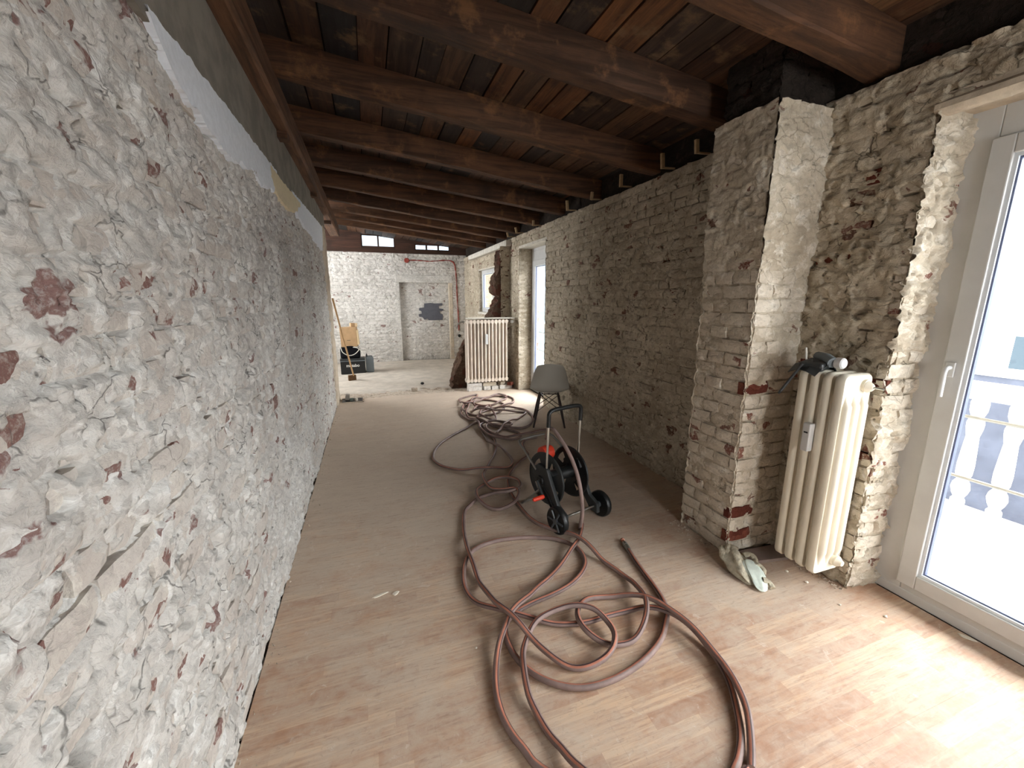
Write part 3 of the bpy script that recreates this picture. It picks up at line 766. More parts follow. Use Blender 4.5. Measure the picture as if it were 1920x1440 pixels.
for nm, og, ud, nr, L in (('sooty_neck', (CX + 0.03, CY0 + 0.03, 0), (0, 1, 0), (-1, 0, 0), CY1 - CY0 - 0.04), ('sooty_neck', (CX + 0.03, CY0 + 0.03, 0), (1, 0, 0), (0, -1, 0), XR - CX)):
    masonry(nm, og, ud, nr, 0.0, L, 2.48, 2.92, hs, M['soot'], M['soot'], du=0.015, dv=0.012, parent=chimney, bseed=87, singles=40, core=0, redshare=0.0)

# ---- sooty wall head between the rafters
MB().box(XR + 0.05, XR + 0.4, -2.4, YFAR + 0.1, WTOP - 0.02, 3.0).build('wall_head_right', M['soot'])
tag(bpy.data.objects['wall_head_right'], 'sooty dark masonry above the right wall between rafter ends', 'wall', kind='structure')

# ---- far wall with the bricked-up doorway
hf = make_height(73, -0.003, 0.006, 0.005, 0.008, 0.5, 0.3)
NICHE = (0.74, 1.97, -0.1, 1.95)
wall_far = masonry('wall_far', (0, YFAR, 0), (1, 0, 0), (0, -1, 0), XLF - 0.1, XR + 0.1, -0.05, 2.64, hf, M['mortar_far'], M['brick_far'],
                   du=0.016, dv=0.0135, holes=[NICHE], bseed=91, jit=0.006, singles=200, core=0.3,
                   label='whitewashed brick wall at the far end of the rooms', cat='wall')
hfn = make_height(79, 0.0, 0.006, 0.005, 0.007, 0.5, 0.3)
masonry('bricked_up_doorway', (0, YFAR + 0.10, 0), (1, 0, 0), (0, -1, 0), NICHE[0] - 0.02, NICHE[1] + 0.02, -0.05, 1.97, hfn, M['mortar_far'], M['brick_far'],
        du=0.018, dv=0.014, parent=wall_far, bseed=95, singles=100, core=0.1)
for x, mt in ((NICHE[0] - 0.04, 'mortar_far'), (NICHE[1] + 0.04, 'plaster_edge')):
    MB().box(x - 0.045, x + 0.045, YFAR - 0.006, YFAR + 0.11, 0, 1.99).build('plaster_jamb', M[mt], wall_far, bevel=0.006)
MB().box(NICHE[0] - 0.085, NICHE[1] + 0.085, YFAR - 0.012, YFAR + 0.11, 1.94, 2.12).build('lintel', M['mortar_far'], wall_far, bevel=0.01)
_pp = [(1.19, 1.16), (1.27, 1.18), (1.26, 1.24), (1.20, 1.26), (1.21, 1.32), (1.33, 1.33), (1.34, 1.43), (1.50, 1.445), (1.62, 1.43), (1.80, 1.435), (1.80, 1.38), (1.70, 1.365), (1.71, 1.30), (1.82, 1.29), (1.81, 1.25), (1.72, 1.24), (1.73, 1.17), (1.80, 1.15), (1.79, 1.02), (1.62, 1.01), (1.44, 1.01), (1.40, 1.05), (1.33, 1.02), (1.28, 1.09), (1.20, 1.10)]
MB().prism(_pp, YFAR + 0.078, YFAR + 0.12).build('grey_paint_patch', M['patch'], wall_far)
MB().tube(catmull([(0.97, YFAR - 0.01, 2.46), (1.2, YFAR - 0.008, 2.47), (1.5, YFAR - 0.008, 2.455), (1.9, YFAR - 0.008, 2.49), (2.05, YFAR - 0.008, 2.47), (2.13, YFAR - 0.008, 2.38), (2.16, YFAR - 0.008, 2.0), (2.17, YFAR - 0.008, 1.5), (2.19, YFAR - 0.008, 1.0), (2.19, YFAR - 0.008, 0.73)], 0.06), [0.008 + 0.012 * rnd.random() for _ in range(200)], 8).build('red_cable_chase', M['redchase'], wall_far)
MB().lathe([(0.06, -0.01), (0.055, 0.012), (0.03, 0.016)], 14, Matrix.Translation((0.95, YFAR - 0.012, 2.46)) @ Matrix.Rotation(math.pi / 2, 4, 'X')).build('red_socket_hole', M['redchase'], wall_far)
MB().lathe([(0.04, -0.01), (0.038, 0.010), (0.02, 0.012)], 14, Matrix.Translation((2.2, YFAR - 0.012, 0.60)) @ Matrix.Rotation(math.pi / 2, 4, 'X')).build('socket_hole', M['black'], wall_far)
# dark boarded gable over it
gable = empty('wall_gable', (0, YFAR, 2.64), label='dark boarded gable above the whitewashed far wall', cat='wall', kind='structure')
def gb(x0, x1, z0, z1): MB().box(x0, x1, -0.02, 0.06, z0 - 2.64, z1 - 2.64).build('gable_board', M['greywood'], gable)
W2 = (-0.07, 0.70, 2.735, 3.03); W3 = (1.15, 2.02, 2.70, 2.86)
for z0, z1 in ((2.62, 2.70),): gb(XLF - 0.1, XR + 0.2, z0, z1)
gb(XLF - 0.1, W2[0], 2.70, 2.86); gb(XLF - 0.1, W2[0], 2.862, 3.45); gb(W2[1], W3[0], 2.70, 2.86); gb(W2[1], W3[0], 2.862, 3.1); gb(W2[0], W2[1], 2.70, 2.738); gb(W2[0], W2[1], 3.052, 3.16)
gb(W3[0], W3[1], 2.862, 3.06); gb(W3[1], XR + 0.2, 2.70, 3.0)

# ---- wall behind the camera
hbk = make_height(97, 0.002, 0.008, 0.006, 0.008, 0.6, 0.3)
masonry('wall_back', (0, YBACK, 0), (1, 0, 0), (0, 1, 0), XL - 0.1, XR + 0.3, -0.05, 2.95, hbk, M['mortar_left'], M['brick_left'], du=0.03, dv=0.025, singles=0, bseed=99, holes=[BW],
        label='rough brick wall at the near end of the room', cat='wall')

# ---- roof: deck, boards, rafters, wall plate
ceiling = MB().add([(x, y, roof_z(x) + RAFT_H + dz) for x in (-2.8, 3.65) for y in (YBACK - 0.3, YFAR + 0.35) for dz in (0.028, 0.10)],
                   [(0, 1, 3, 2), (4, 6, 7, 5), (0, 4, 5, 1), (2, 3, 7, 6), (0, 2, 6, 4), (1, 5, 7, 3)]).build('ceiling', M['deck'])  # right edge runs past the wall: added overhang dimming light at the doors
tag(ceiling, 'sloping plank ceiling of dark weathered boards on rafters', 'ceiling', kind='structure')
RY = [-1.6, -0.8, 0.0, 0.80, 1.60, 2.37, 3.26, 4.22, 5.08, 5.92, 6.73, 7.41, 8.07, 8.80]   # far lower edges of the rafters
RW = 0.125
SLOPE = math.atan(0.1113)
def boards():
    r = random.Random(17); cuts = [YBACK] + [y - RW / 2 for y in RY] + [YFAR + 0.1]
    x = -2.6
    while x < 2.62:
        w = r.choice((0.15, 0.17, 0.19, 0.21)) if x < 0.3 else r.choice((0.13, 0.15, 0.165, 0.18))
        i = 0
        while i < len(cuts) - 1:
            j = min(len(cuts) - 1, i + r.choice((1, 1, 2, 2, 3)))
            if x < -0.95 and cuts[j] < YEND: i = j; continue
            xc = x + w / 2; yc = (cuts[i] + cuts[j]) / 2; hy = (cuts[j] - cuts[i]) / 2 - 0.001
            hx = w / 2 - r.choice((0.0015, 0.003, 0.005, 0.008))
            mb = MB().box(-hx, hx, -hy, hy, 0, 0.022)
            o = mb.build('ceiling_board', M['board'], ceiling, loc=(xc, yc, roof_z(xc) + RAFT_H + r.uniform(0, 0.005)))
            o.rotation_euler = (0, SLOPE + r.uniform(-0.01, 0.01), 0)
            i = j
        x += w
boards()
def rafter(y1, i, n):
    r = random.Random(200 + i); L0, L1 = (-2.6 if y1 > 6.9 else -0.70), 2.66; m = 15
    y0 = y1 - RW - (0.02 if i in (4, 5) else 0); vs = []; fs = []; ch = 0.012
    for k in range(m):
        x = L0 + (L1 - L0) * k / (m - 1); z = roof_z(x)
        j = lambda a=0.005: r.uniform(-a, a)
        bow = 0.006 * math.sin(k * 0.7 + i)
        ring = [(y0 + ch + j(), z + j()), (y1 - ch + j(), z + j()), (y1 + j(0.003), z + ch + j(0.003)), (y1, z + RAFT_H), (y0, z + RAFT_H), (y0 + j(0.003), z + ch + j(0.003))]
        vs += [(x, a + bow, b) for a, b in ring]
    for k in range(m - 1):
        for q in range(6): fs.append((k * 6 + q, k * 6 + (q + 1) % 6, (k + 1) * 6 + (q + 1) % 6, (k + 1) * 6 + q))
    fs.append(tuple(range(5, -1, -1))); fs.append(tuple((m - 1) * 6 + q for q in range(6)))
    mb = MB().add(vs, fs); xm = 0.85; c = Vector((xm, (y0 + y1) / 2, roof_z(xm)))
    mb.v = [tuple(Vector(p) - c) for p in mb.v]
    o = mb.build('rafter', M['rafter'], loc=c); o.data.shade_smooth()
    try: o.data.set_sharp_from_angle(angle=math.radians(35))
    except Exception: pass
    return o
_ord = {4: 'nearest rafter in view, crossing just before the chimney top', 5: 'heavy second rafter in view, running behind the chimney head', 6: 'third rafter in view counted from the camera', 7: 'fourth rafter in view counted from the camera',
        8: 'fifth rafter in view counted from the camera', 9: 'sixth rafter in view, over the near side of the far door', 10: 'seventh rafter in view, over the far radiator', 11: 'eighth rafter in view counted from the camera',
        12: 'ninth rafter in view, last but one before the gable', 13: 'last rafter in view, closest to the gable windows'}
for i, y in enumerate(RY):
    if i < 3: continue
    tag(rafter(y, i, len(RY)), 'brown timber ' + _ord.get(i, 'rafter overhead just above the camera'), 'rafter', 'roof rafters', 'structure')
pl = MB(); m = 40
for k in range(m):
    y = YBACK + (8.9 - YBACK) * k / (m - 1); jx = rnd.uniform(-0.004, 0.004); jz = rnd.uniform(-0.004, 0.004)
    zb = 2.685 + 0.004 * max(0, y)
    pl.v += [(XL - 0.06, y, zb), (XL + 0.085 + jx, y, zb + jz), (XL + 0.105 + jx, y, zb + 0.02), (XL + 0.10 + jx, y, zb + 0.19), (XL - 0.06, y, zb + 0.19)]
    if k:
        a = (k - 1) * 5; b = k * 5
        pl.f += [(a + q, a + (q + 1) % 5, b + (q + 1) % 5, b + q) for q in range(5)]
pl.f += [(4, 3, 2, 1, 0), tuple((m - 1) * 5 + q for q in range(5))]
tag(pl.build('wall_plate_beam', M['plate']), 'long brown timber wall plate running along the top of the left wall', 'beam', kind='structure')
for y in (3.55, 5.35, 7.2):
    c = MB().box(-0.05, 0.05, -0.05, 0.05, -0.045, 0.0).build('plate_cleat', M['rafter'], loc=(XL + 0.03, y, 2.684 + 0.004 * y)); 
    tag(c, {3.55: 'nearest dark wood cleat under the left wall plate', 5.35: 'middle dark wood cleat under the left wall plate', 7.2: 'farthest dark wood cleat under the left wall plate'}[y], 'cleat', 'cleats under the wall plate')

# pale offcuts nailed at the rafter feet
_cl = [(2.60, 'pale wood offcut sticking up beside the chimney edge'), (2.967, 'pale wood offcut at the wall head, first beyond the chimney'), (3.548, 'pale wood offcut at the wall head, second beyond the chimney'), (4.085, 'pale wood offcut at the wall head, third beyond the chimney'),
       (4.654, 'pale wood offcut at the wall head, fourth beyond the chimney'), (5.73, 'pale wood offcut at the wall head above the far door'), (6.45, 'pale wood offcut at the wall head past the far door'), (6.88, 'pale wood offcut at the wall head above the far radiator')]
for y, lb in _cl:
    e = empty('batten_offcut', (2.30, y, 2.60), label=lb, cat='offcut', group='offcuts at the rafter feet')
    a = rnd.uniform(-0.3, 0.1); hh = rnd.uniform(0.035, 0.085)
    MB().box(-0.014, 0.014, -0.01, 0.01, -0.03, hh, Matrix.Rotation(a, 4, 'Y')).build('upright', M['cleat'], e)
    MB().box(-0.01, 0.12, -0.007, 0.007, -0.030, -0.018, Matrix.Rotation(-0.05, 4, 'Y')).build('strip', M['cleat'], e)

# ================================================================== DOORS AND WINDOWS
def pvc_frame(mb, y0, y1, z0, z1, w, x0, x1):
    mb.box(x0, x1, y0, y0 + w, z0, z1); mb.box(x0, x1, y1 - w, y1, z0, z1)
    mb.box(x0, x1, y0 + w, y1 - w, z0, z0 + w); mb.box(x0, x1, y0 + w, y1 - w, z1 - w, z1)
def bars(parent, name, y0, y1, z0, z1, w, x0, x1, mat, bev=0.004):
    """four profiles with their own mitre lines"""
    for (a, b, c, d) in ((y0, y0 + w, z0, z1), (y1 - w, y1, z0, z1), (y0 + w + 0.0004, y1 - w - 0.0004, z0, z0 + w), (y0 + w + 0.0004, y1 - w - 0.0004, z1 - w, z1)):
        MB().box(x0, x1, a, b, c, d).build(name, mat, parent, bevel=bev)
def sash(parent, y0, y1, z0, z1, w, x, handle=None):
    s = MB(); pvc_frame(s, y0, y1, z0, z1, w, x, x + 0.06); so = s.build('sash', M['pvc'], parent, bevel=0.005)
    b = MB(); pvc_frame(b, y0 + w - 0.004, y1 - w + 0.004, z0 + w - 0.004, z1 - w + 0.004, 0.018, x + 0.012, x + 0.05); b.build('glazing_bead', M['bead'], so)
    c = MB(); pvc_frame(c, y0 + w + 0.013, y1 - w - 0.013, z0 + w + 0.013, z1 - w - 0.013, 0.008, x + 0.022, x + 0.045); c.build('glazing_seal', M['pvc_seal'], so)
    MB().box(x + 0.030, x + 0.034, y0 + w, y1 - w, z0 + w, z1 - w).build('glass_pane', M['glass'], so)
    if handle:
        hy, hz = handle
        h = MB().box(x - 0.010, x + 0.001, hy - 0.016, hy + 0.016, hz - 0.035, hz + 0.035).build('handle_rose', M['pvc'], so, bevel=0.003)
        k = MB().tube(catmull([(x - 0.008, hy, hz + 0.01), (x - 0.03, hy, hz + 0.01), (x - 0.045, hy, hz - 0.005), (x - 0.045, hy, hz - 0.06), (x - 0.043, hy, hz - 0.125)], 0.01), 0.010, 10)
        k.build('handle_lever', M['pvc'], so, smooth=True)
    return so
d1 = empty('door_1', (0, 0, 0), label='white balcony door beside the small radiator, nearest the camera', cat='door', kind='structure')
bars(d1, 'frame', -0.95, 1.275, 0.0, 2.37, 0.15, XD, XD + 0.075, M['pvc'])
MB().box(XD - 0.004, XD + 0.10, -0.95, 1.275, 0.0, 0.05).build('threshold', M['pvc'], d1, bevel=0.004)
sash(d1, 0.185, 1.140, 0.085, 2.215, 0.076, XD - 0.018, handle=(1.108, 1.225))
sash(d1, -0.90, 0.175, 0.085, 2.215, 0.076, XD - 0.018)
d2 = empty('door_2', (0, 0, 0), label='white balcony door in the far opening beyond the grey chair', cat='door', kind='structure')
bars(d2, 'frame', 5.40, 6.49, 0.0, 2.36, 0.06, XD + 0.02, XD + 0.09, M['pvc'])
MB().box(XD + 0.02, XD + 0.09, 5.46, 6.43, 2.14, 2.30).build('head_panel', M['pvc'], d2, bevel=0.004)
sash(d2, 5.45, 6.43, 0.06, 2.15, 0.08, XD + 0.005, handle=(5.49, 1.05))
w1 = empty('window_1', (0, 0, 0), label='white two-sash window in the far room above the radiator', cat='window', kind='structure')
bars(w1, 'frame', WIN1[0], WIN1[1], WIN1[2], WIN1[3], 0.05, XR + 0.07, XR + 0.14, M['pvc'])
sash(w1, 8.21, 9.08, WIN1[2] + 0.03, WIN1[3] - 0.03, 0.05, XR + 0.055); sash(w1, 7.36, 8.195, WIN1[2] + 0.03, WIN1[3] - 0.03, 0.05, XR + 0.055)
w4 = empty('added_window_4', (0, 0, 0), label='added window in the unseen left wall of the far room', cat='window', kind='structure')  # unseen opening added to brighten the far room
bars(w4, 'frame', 7.6, 9.6, 0.9, 2.3, 0.06, XLF - 0.15, XLF - 0.08, M['pvc'])
MB().box(XLF - 0.117, XLF - 0.113, 7.65, 9.55, 0.95, 2.25).build('glass_pane', M['glass'], w4)
w5 = empty('added_window_5', (0, 0, 0), label='added unseen window in the wall behind the camera', cat='window', kind='structure')  # unseen, added to light the room from behind
for a_, b_, c_, d_ in ((BW[0], BW[0] + 0.07, BW[2], BW[3]), (BW[1] - 0.07, BW[1], BW[2], BW[3]), (1.465, 1.535, BW[2], BW[3]), (BW[0], BW[1], BW[2], BW[2] + 0.07), (BW[0], BW[1], BW[3] - 0.07, BW[3])): MB().box(a_, b_, YBACK - 0.2, YBACK - 0.13, c_, d_).build('frame', M['pvc'], w5)
MB().box(BW[0] + 0.02, BW[1] - 0.02, YBACK - 0.167, YBACK - 0.163, BW[2] + 0.02, BW[3] - 0.02).build('glass_pane', M['glass'], w5)
def gablewin(name, W, n, label):
    e = empty(name, (0, YFAR, 0), label=label, cat='window', kind='structure')
    x0, x1, z0, z1 = W; f = MB()
    f.box(x0, x0 + 0.03, 0, 0.05, z0, z1); f.box(x1 - 0.03, x1, 0, 0.05, z0, z1); f.box(x0, x1, 0, 0.05, z0, z0 + 0.03); f.box(x0, x1, 0, 0.05, z1 - 0.03, z1)
    f.build('frame', M['greywood'], e)
    for k in range(1, n):
        xm = x0 + (x1 - x0) * k / n; MB().box(xm - 0.018, xm + 0.018, -0.005, 0.05, z0 + 0.03, z1 - 0.03).build('mullion', M['greywood'], e)
    for k in range(n):
        a = x0 + (x1 - x0) * k / n + 0.01; b = x0 + (x1 - x0) * (k + 1) / n - 0.01
        MB().box(a, b, 0.024, 0.028, z0 + 0.01, z1 - 0.01).build('glass_pane', M['glass'], e)
gablewin('window_2', W2, 2, 'taller two-pane window strip in the dark gable')
gablewin('window_3', W3, 3, 'low narrow window strip in the dark gable, right of the taller one')

# ================================================================== OUTSIDE
slab = MB().box(XD + 0.09, 4.3, -3.5, 11.5, -0.25, -0.03).build('balcony_floor', M['balcony']); tag(slab, 'pale bare balcony floor outside the doors', 'balcony', kind='structure')
def baluster_proto():
    e = empty('baluster', (0, 0, 0))
    prof = [(0.040, 0), (0.040, 0.05), (0.028, 0.07), (0.042, 0.10), (0.052, 0.14), (0.046, 0.18), (0.030, 0.21), (0.044, 0.25), (0.046, 0.32), (0.040, 0.44), (0.034, 0.54), (0.044, 0.60), (0.046, 0.64), (0.034, 0.69), (0.046, 0.73), (0.048, 0.79), (0.040, 0.82)]
    MB().lathe(prof, 14).build('shaft', M['baluster'], e, smooth=True)
    MB().box(-0.05, 0.05, -0.05, 0.05, -0.07, 0.0).build('plinth', M['baluster'], e)
    return e
bp = baluster_proto(); ys_b = [-0.2 + 0.191 * k for k in range(34)]
for k, y in enumerate(ys_b):
    if k == 0: e = bp
    else:
        e = bp.copy(); COL.objects.link(e)
        for ch in list(bp.children):
            c = ch.copy(); COL.objects.link(c); c.parent = e
    e.location = (4.05, y + 0.044, 0.04); tag(e, 'white turned baluster standing in the balcony balustrade outside the doors', 'baluster', 'balcony balusters')
MB().box(3.96, 4.20, -3.0, 11.0, 0.86, 0.96).build('balustrade_handrail', M['baluster'], bevel=0.01); tag(bpy.data.objects['balustrade_handrail'], 'white handrail on top of the balcony balustrade', 'handrail')
for z, nm in ((0.74, 'upper thin metal rail crossing in front of the balusters'), (0.30, 'lower thin metal rail crossing in front of the balusters')):
    tag(MB().tube([(3.93, -3, z), (3.93, 11, z)], 0.012, 8).build('metal_rail', M['steel_dull']), nm, 'rail')
fac = empty('street_building', (15, 0, -6), label='white building across the street behind the balustrade', cat='building')
MB().box(0, 6, -22, 30, 5.6, 9.2).build('upper_wall', M['facade'], fac); MB().box(0.02, 6, -22, 30, 0, 5.6).build('lower_wall', M['facade_low'], fac)
for zz_ in (5.75,):
    for k in range(-4, 7):
        w = MB().box(-0.06, 0.05, -0.75, 0.75, 0, 1.7 if zz_ > 6 else 1.0).build('window', M['baluster'], fac, loc=(0, 4.8 + 3.2 * k, zz_))
        MB().box(-0.07, 0.02, -0.64, 0.64, 0.1, 1.58 if zz_ > 6 else 0.9).build('pane', M['farglass'], w)
nb = empty('backdrop_building', (0, 15.5, -6), label='plain grey building added behind the gable windows to darken their panes', cat='building')  # added so the gable panes read darker than open sky
MB().box(-9, 9, 0, 5, 0, 14).build('wall', M['backdrop'], nb)
street = MB().box(4.4, 15, -30, 40, -6.3, -6.0).build('street_ground', M['facade_low']); tag(street, 'grey street far below the balcony', 'ground', kind='structure')

# ================================================================== THE REMAINS OF THE CROSS WALL
stub = empty('wall_stub', (0, 0, 0), label='broken brown remains of the cross wall behind the far radiator', cat='wall stub', kind='structure')
def rough_prism(name, poly, y0, y1, mat, parent, seed, amp=0.03, sub=5):
    """broken masonry: outline in x, z; the outline and faces are torn"""
    P = []
    n = len(poly)
    for i in range(n):
        a, b = poly[i], poly[(i + 1) % n]; k = max(1, int(math.hypot(b[0] - a[0], b[1] - a[1]) / 0.045))
        for j in range(k): P.append((a[0] + (b[0] - a[0]) * j / k, a[1] + (b[1] - a[1]) * j / k))
    mb = MB(); L = 7; m = len(P)
    r = random.Random(seed); cx = sum(p[0] for p in P) / m; cz = sum(p[1] for p in P) / m
    for l in range(L):
        y = y0 + (y1 - y0) * l / (L - 1)
        for (x, z) in P:
            e = 0.0 if (z < 0.01 or x > XR - 0.02) else 1.0
            if e == 0.0 and z >= 0.01: mb.v.append((x, y, z)); continue
            mb.v.append((x + e * r.uniform(-amp, amp), y + (r.uniform(-0.01, 0.01)), max(0.0, z + e * r.uniform(-amp, amp) * 0.7)))
    for l in range(L - 1):
        for j in range(m): mb.f.append((l * m + j, l * m + (j + 1) % m, (l + 1) * m + (j + 1) % m, (l + 1) * m + j))
    mb.f.append(tuple(range(m))); mb.f.append(tuple((L - 1) * m + j for j in range(m - 1, -1, -1)))
    o = mb.build(name, mat, parent); return o
SY0, SY1 = 6.98, 7.26
rough_prism('low_remains', [(1.29, 0.0), (1.33, 0.22), (1.42, 0.44), (1.49, 0.64), (1.60, 0.86), (1.68, 1.10), (2.0, 1.22), (XR, 1.25), (XR, 0.0)], SY0, SY1, M['broken'], stub, 5)
rough_prism('high_remains', [(1.98, 1.22), (2.07, 1.38), (2.14, 1.50), (2.16, 1.60), (2.09, 1.66), (2.08, 1.78), (2.11, 1.92), (2.18, 2.06), (2.17, 2.20), (2.20, 2.36), (XR, 2.44), (XR, 1.2)], SY0, SY1, M['broken'], stub, 9, 0.026)
hst = make_height(113, 0.0, 0.008, 0.006, 0.008, 0.5, 0.3)
masonry('limewashed_face', (2.30, SY0 - 0.012, 0), (1, 0, 0), (0, -1, 0), -0.10, 0.10, -0.02, 2.43, hst, M['mortar_right'], M['brick_right'], du=0.016, dv=0.014, parent=stub, singles=60, bseed=117, core=0.03)
# pale lintel beam over the far window
tag(MB().box(XR - 0.09, XR + 0.02, 6.92, 9.75, 2.43, 2.53).build('lintel_beam', M['concrete'], bevel=0.012), 'pale concrete lintel beam above the far room window', 'lintel', kind='structure')

# ================================================================== THINGS
def loose_brick(kind, loc, rz, mat, label, rr=0.5, tilt=0.0, sc=(1, 1, 1)):
    V, Fs = brick_geo(kind, rnd.randrange(12)); V = V.copy()
    mb = MB(); W = 0.236 if kind == 's' else 0.115
    r = random.Random(int(loc[0] * 1000) + int(loc[2] * 77) + 5)
    nx, ny, nz = 4, 2, 2
    bm = bmesh.new(); bmesh.ops.create_cube(bm, size=1.0)
    bmesh.ops.subdivide_edges(bm, edges=bm.edges[:], cuts=1, use_grid_fill=True)
    for v in bm.verts:
        v.co = Vector((v.co.x * W * sc[0] + r.uniform(-0.004, 0.004), v.co.y * 0.115 * sc[1] + r.uniform(-0.004, 0.004), (v.co.z + 0.5) * 0.064 * sc[2] + (r.uniform(-0.002, 0.002) if v.co.z > -0.4 else 0)))
    me = bpy.data.meshes.new('brick'); bm.to_mesh(me); bm.free()
    o = obj_from('loose_brick', me, mat, None, loc); o.rotation_euler = (tilt, 0, rz); o['rnd'] = rr
    return tag(o, label, 'brick', 'bricks under the far radiator')
BY = 6.70
loose_brick('s', (1.63, BY, 0.002), 0.03, M['brick_far'], 'pale brick at the bottom left under the far radiator')
loose_brick('s', (1.63, BY + 0.01, 0.0675), -0.02, M['brick_far'], 'pale brick at the top left, directly under the far radiator')
loose_brick('h', (1.845, BY + 0.01, 0.002), 0.06, M['brick_far'], 'half brick beside the left brick pair under the far radiator')
loose_brick('s', (1.90, BY + 0.04, 0.0675), 0.05, M['brick_right'], 'pale brick in the upper middle under the far radiator')
loose_brick('h', (1.99, BY + 0.0, 0.002), -0.1, M['brick_far'], 'half brick in the lower middle under the far radiator', sc=(1.0, 1, 0.9))
loose_brick('s', (2.19, BY + 0.03, 0.002), 0.12, M['brick_far'], 'pale brick at the bottom right under the far radiator')
loose_brick('h', (2.13, BY + 0.05, 0.0675), 0.4, M['brick_right'], 'chipped half brick at the upper right under the far radiator', sc=(0.9, 0.8, 0.9))
loose_brick('h', (2.265, BY - 0.06, 0.0675), 0.7, M['brick_red'], 'broken reddish brick lump leaning by the far door jamb', sc=(0.8, 0.7, 0.8))

def radiator(root, n, pitch, h, d, mat, cols=2, end_face=True):
    """ribbed column radiator, local: sections along x, depth along y (front at -d), foot at z=0"""
    def section(i, is_end):
        mb = MB(); x = i * pitch; r = 0.018
        for c in range(cols):
            y = -r - (d - 2 * r) * c / (cols - 1)
            mb.tube([(x, y, 0.05), (x, y, 0.12), (x, y, h - 0.12), (x, y, h - 0.05)], [r * 1.05, r, r, r * 1.05], 10, flat=1.0)
        for z in (0.045, h - 0.045):
            mb.tube(catmull([(x, 0.0, z), (x, -d * 0.5, z), (x, -d, z)], 0.03), 0.030, 10, flat=1.25)
            mb.lathe([(0.034, -pitch / 2), (0.036, 0), (0.034, pitch / 2)], 12, Matrix.Translation((x, -d / 2, z)) @ Matrix.Rotation(math.pi / 2, 4, 'Y'))
        return mb.build('section', mat, root, smooth=True)
    return [section(i, i in (0, n - 1)) for i in range(n)]

# ---- far radiator on its bricks
fr = empty('radiator', (1.515, 6.70 + 0.09, 0.137), label='tall cream ribbed radiator standing on loose bricks in the distance', cat='radiator', group='radiators')
radiator(fr, 12, 0.062, 1.08, 0.15, M['rad_old'], cols=3)
hw = MB().box(0.30, 0.345, -0.175, -0.148, 0.66, 0.83).build('heat_meter', M['pvc'], fr, bevel=0.004)
MB().tube(catmull([(0.70, -0.07, 1.035), (0.76, -0.07, 1.035), (0.79, -0.07, 1.03)], 0.02), 0.016, 10).build('valve_stem', M['steel_dull'], fr)
MB().lathe([(0.02, 0), (0.03, 0.01), (0.03, 0.05), (0.022, 0.06)], 14, Matrix.Translation((0.79, -0.08, 1.03)) @ Matrix.Rotation(math.pi / 2, 4, 'X')).build('valve_knob', M['pvc'], fr, smooth=True)
MB().tube(catmull([(-0.03, -0.07, 1.035), (-0.10, -0.07, 1.03), (-0.14, -0.06, 0.99), (-0.15, -0.02, 0.93)], 0.02), 0.011, 8).build('vent_pipe', M['steel_dull'], fr)
sb = MB().box(1.52, 2.33, 6.60, 6.80, 1.222, 1.238).build('shelf_board', M['concrete'], bevel=0.002); tag(sb, 'thin pale board lying along the top of the far radiator', 'board')
tag(MB().box(1.55, 1.80, 6.62, 6.74, 1.2385, 1.252).build('wood_strip', M['chip']), 'short white slat lying on the left end of the far radiator board', 'slat')

# ---- near radiator: four sections with plate-like ribs
nr = empty('radiator', (0, 0, 0), label='short cream four-section radiator hanging beside the near balcony door', cat='radiator', group='radiators')
def near_section(y, last):
    """one cast section: a flat rib across the wall, seen from its narrow front edge"""
    x0, x1, z0, z1 = 2.135, 2.345, 0.105, 1.19
    o = MB()
    # outline in x,z with rounded corners, pulled along y with a waist between columns
    def outline(inset, zi):
        rr = 0.035; pts = []
        for (cx, cz, a0) in ((x1 - rr, z1 - rr, 0), (x0 + rr, z1 - rr, 90), (x0 + rr, z0 + rr, 180), (x1 - rr, z0 + rr, 270)):
            for k in range(5):
                a = math.radians(a0 + 22.5 * k); pts.append((cx + (rr - inset) * math.cos(a), cz + (rr - inset) * math.sin(a)))
        return pts
    ring = [(-0.019, 0.016), (-0.022, 0.007), (-0.013, 0.0), (0.013, 0.0), (0.022, 0.007), (0.019, 0.016)]
    rows = []
    for (dy, ins) in ring:
        rows.append([(px, y + dy, pz) for px, pz in outline(ins, 0)])
    m = len(rows[0]); vs = [p for r_ in rows for p in r_]; fs = []
    for a in range(len(rows) - 1):
        for j in range(m): fs.append((a * m + j, a * m + (j + 1) % m, (a + 1) * m + (j + 1) % m, (a + 1) * m + j))
    fs.append(tuple(range(m))); fs.append(tuple((len(rows) - 1) * m + j for j in range(m)))
    o.add(vs, fs)
    for cx in (x0 + 0.045, (x0 + x1) / 2, x1 - 0.045):   # column swellings on both broad faces
        for sgn in (-1, 1):
            o.tube([(cx, y + sgn * 0.008, z0 + 0.05), (cx, y + sgn * 0.010, z0 + 0.10), (cx, y + sgn * 0.010, z1 - 0.13), (cx, y + sgn * 0.004, z1 - 0.08)], [0.012, 0.021, 0.021, 0.010], 12)
    for cz in (z0 + 0.06, z1 - 0.06):
        o.lathe([(0.030, -0.032), (0.034, 0), (0.030, 0.032)], 14, Matrix.Translation((x1 - 0.05, y, cz)) @ Matrix.Rotation(math.pi / 2, 4, 'X'))
    if last:
        for cx in (x0 + 0.045, (x0 + x1) / 2, x1 - 0.045):
            o.tube([(cx, y - 0.012, z0 + 0.07), (cx, y - 0.020, z0 + 0.13), (cx, y - 0.020, z1 - 0.16), (cx, y - 0.006, z1 - 0.10)], [0.012, 0.024, 0.024, 0.010], 14)
    return o.build('section', M['rad'], nr, smooth=True)
RYs = [1.315, 1.375, 1.435, 1.495]
for i, y in enumerate(RYs): near_section(y, i == 0)
YP = RYs[0] - 0.028
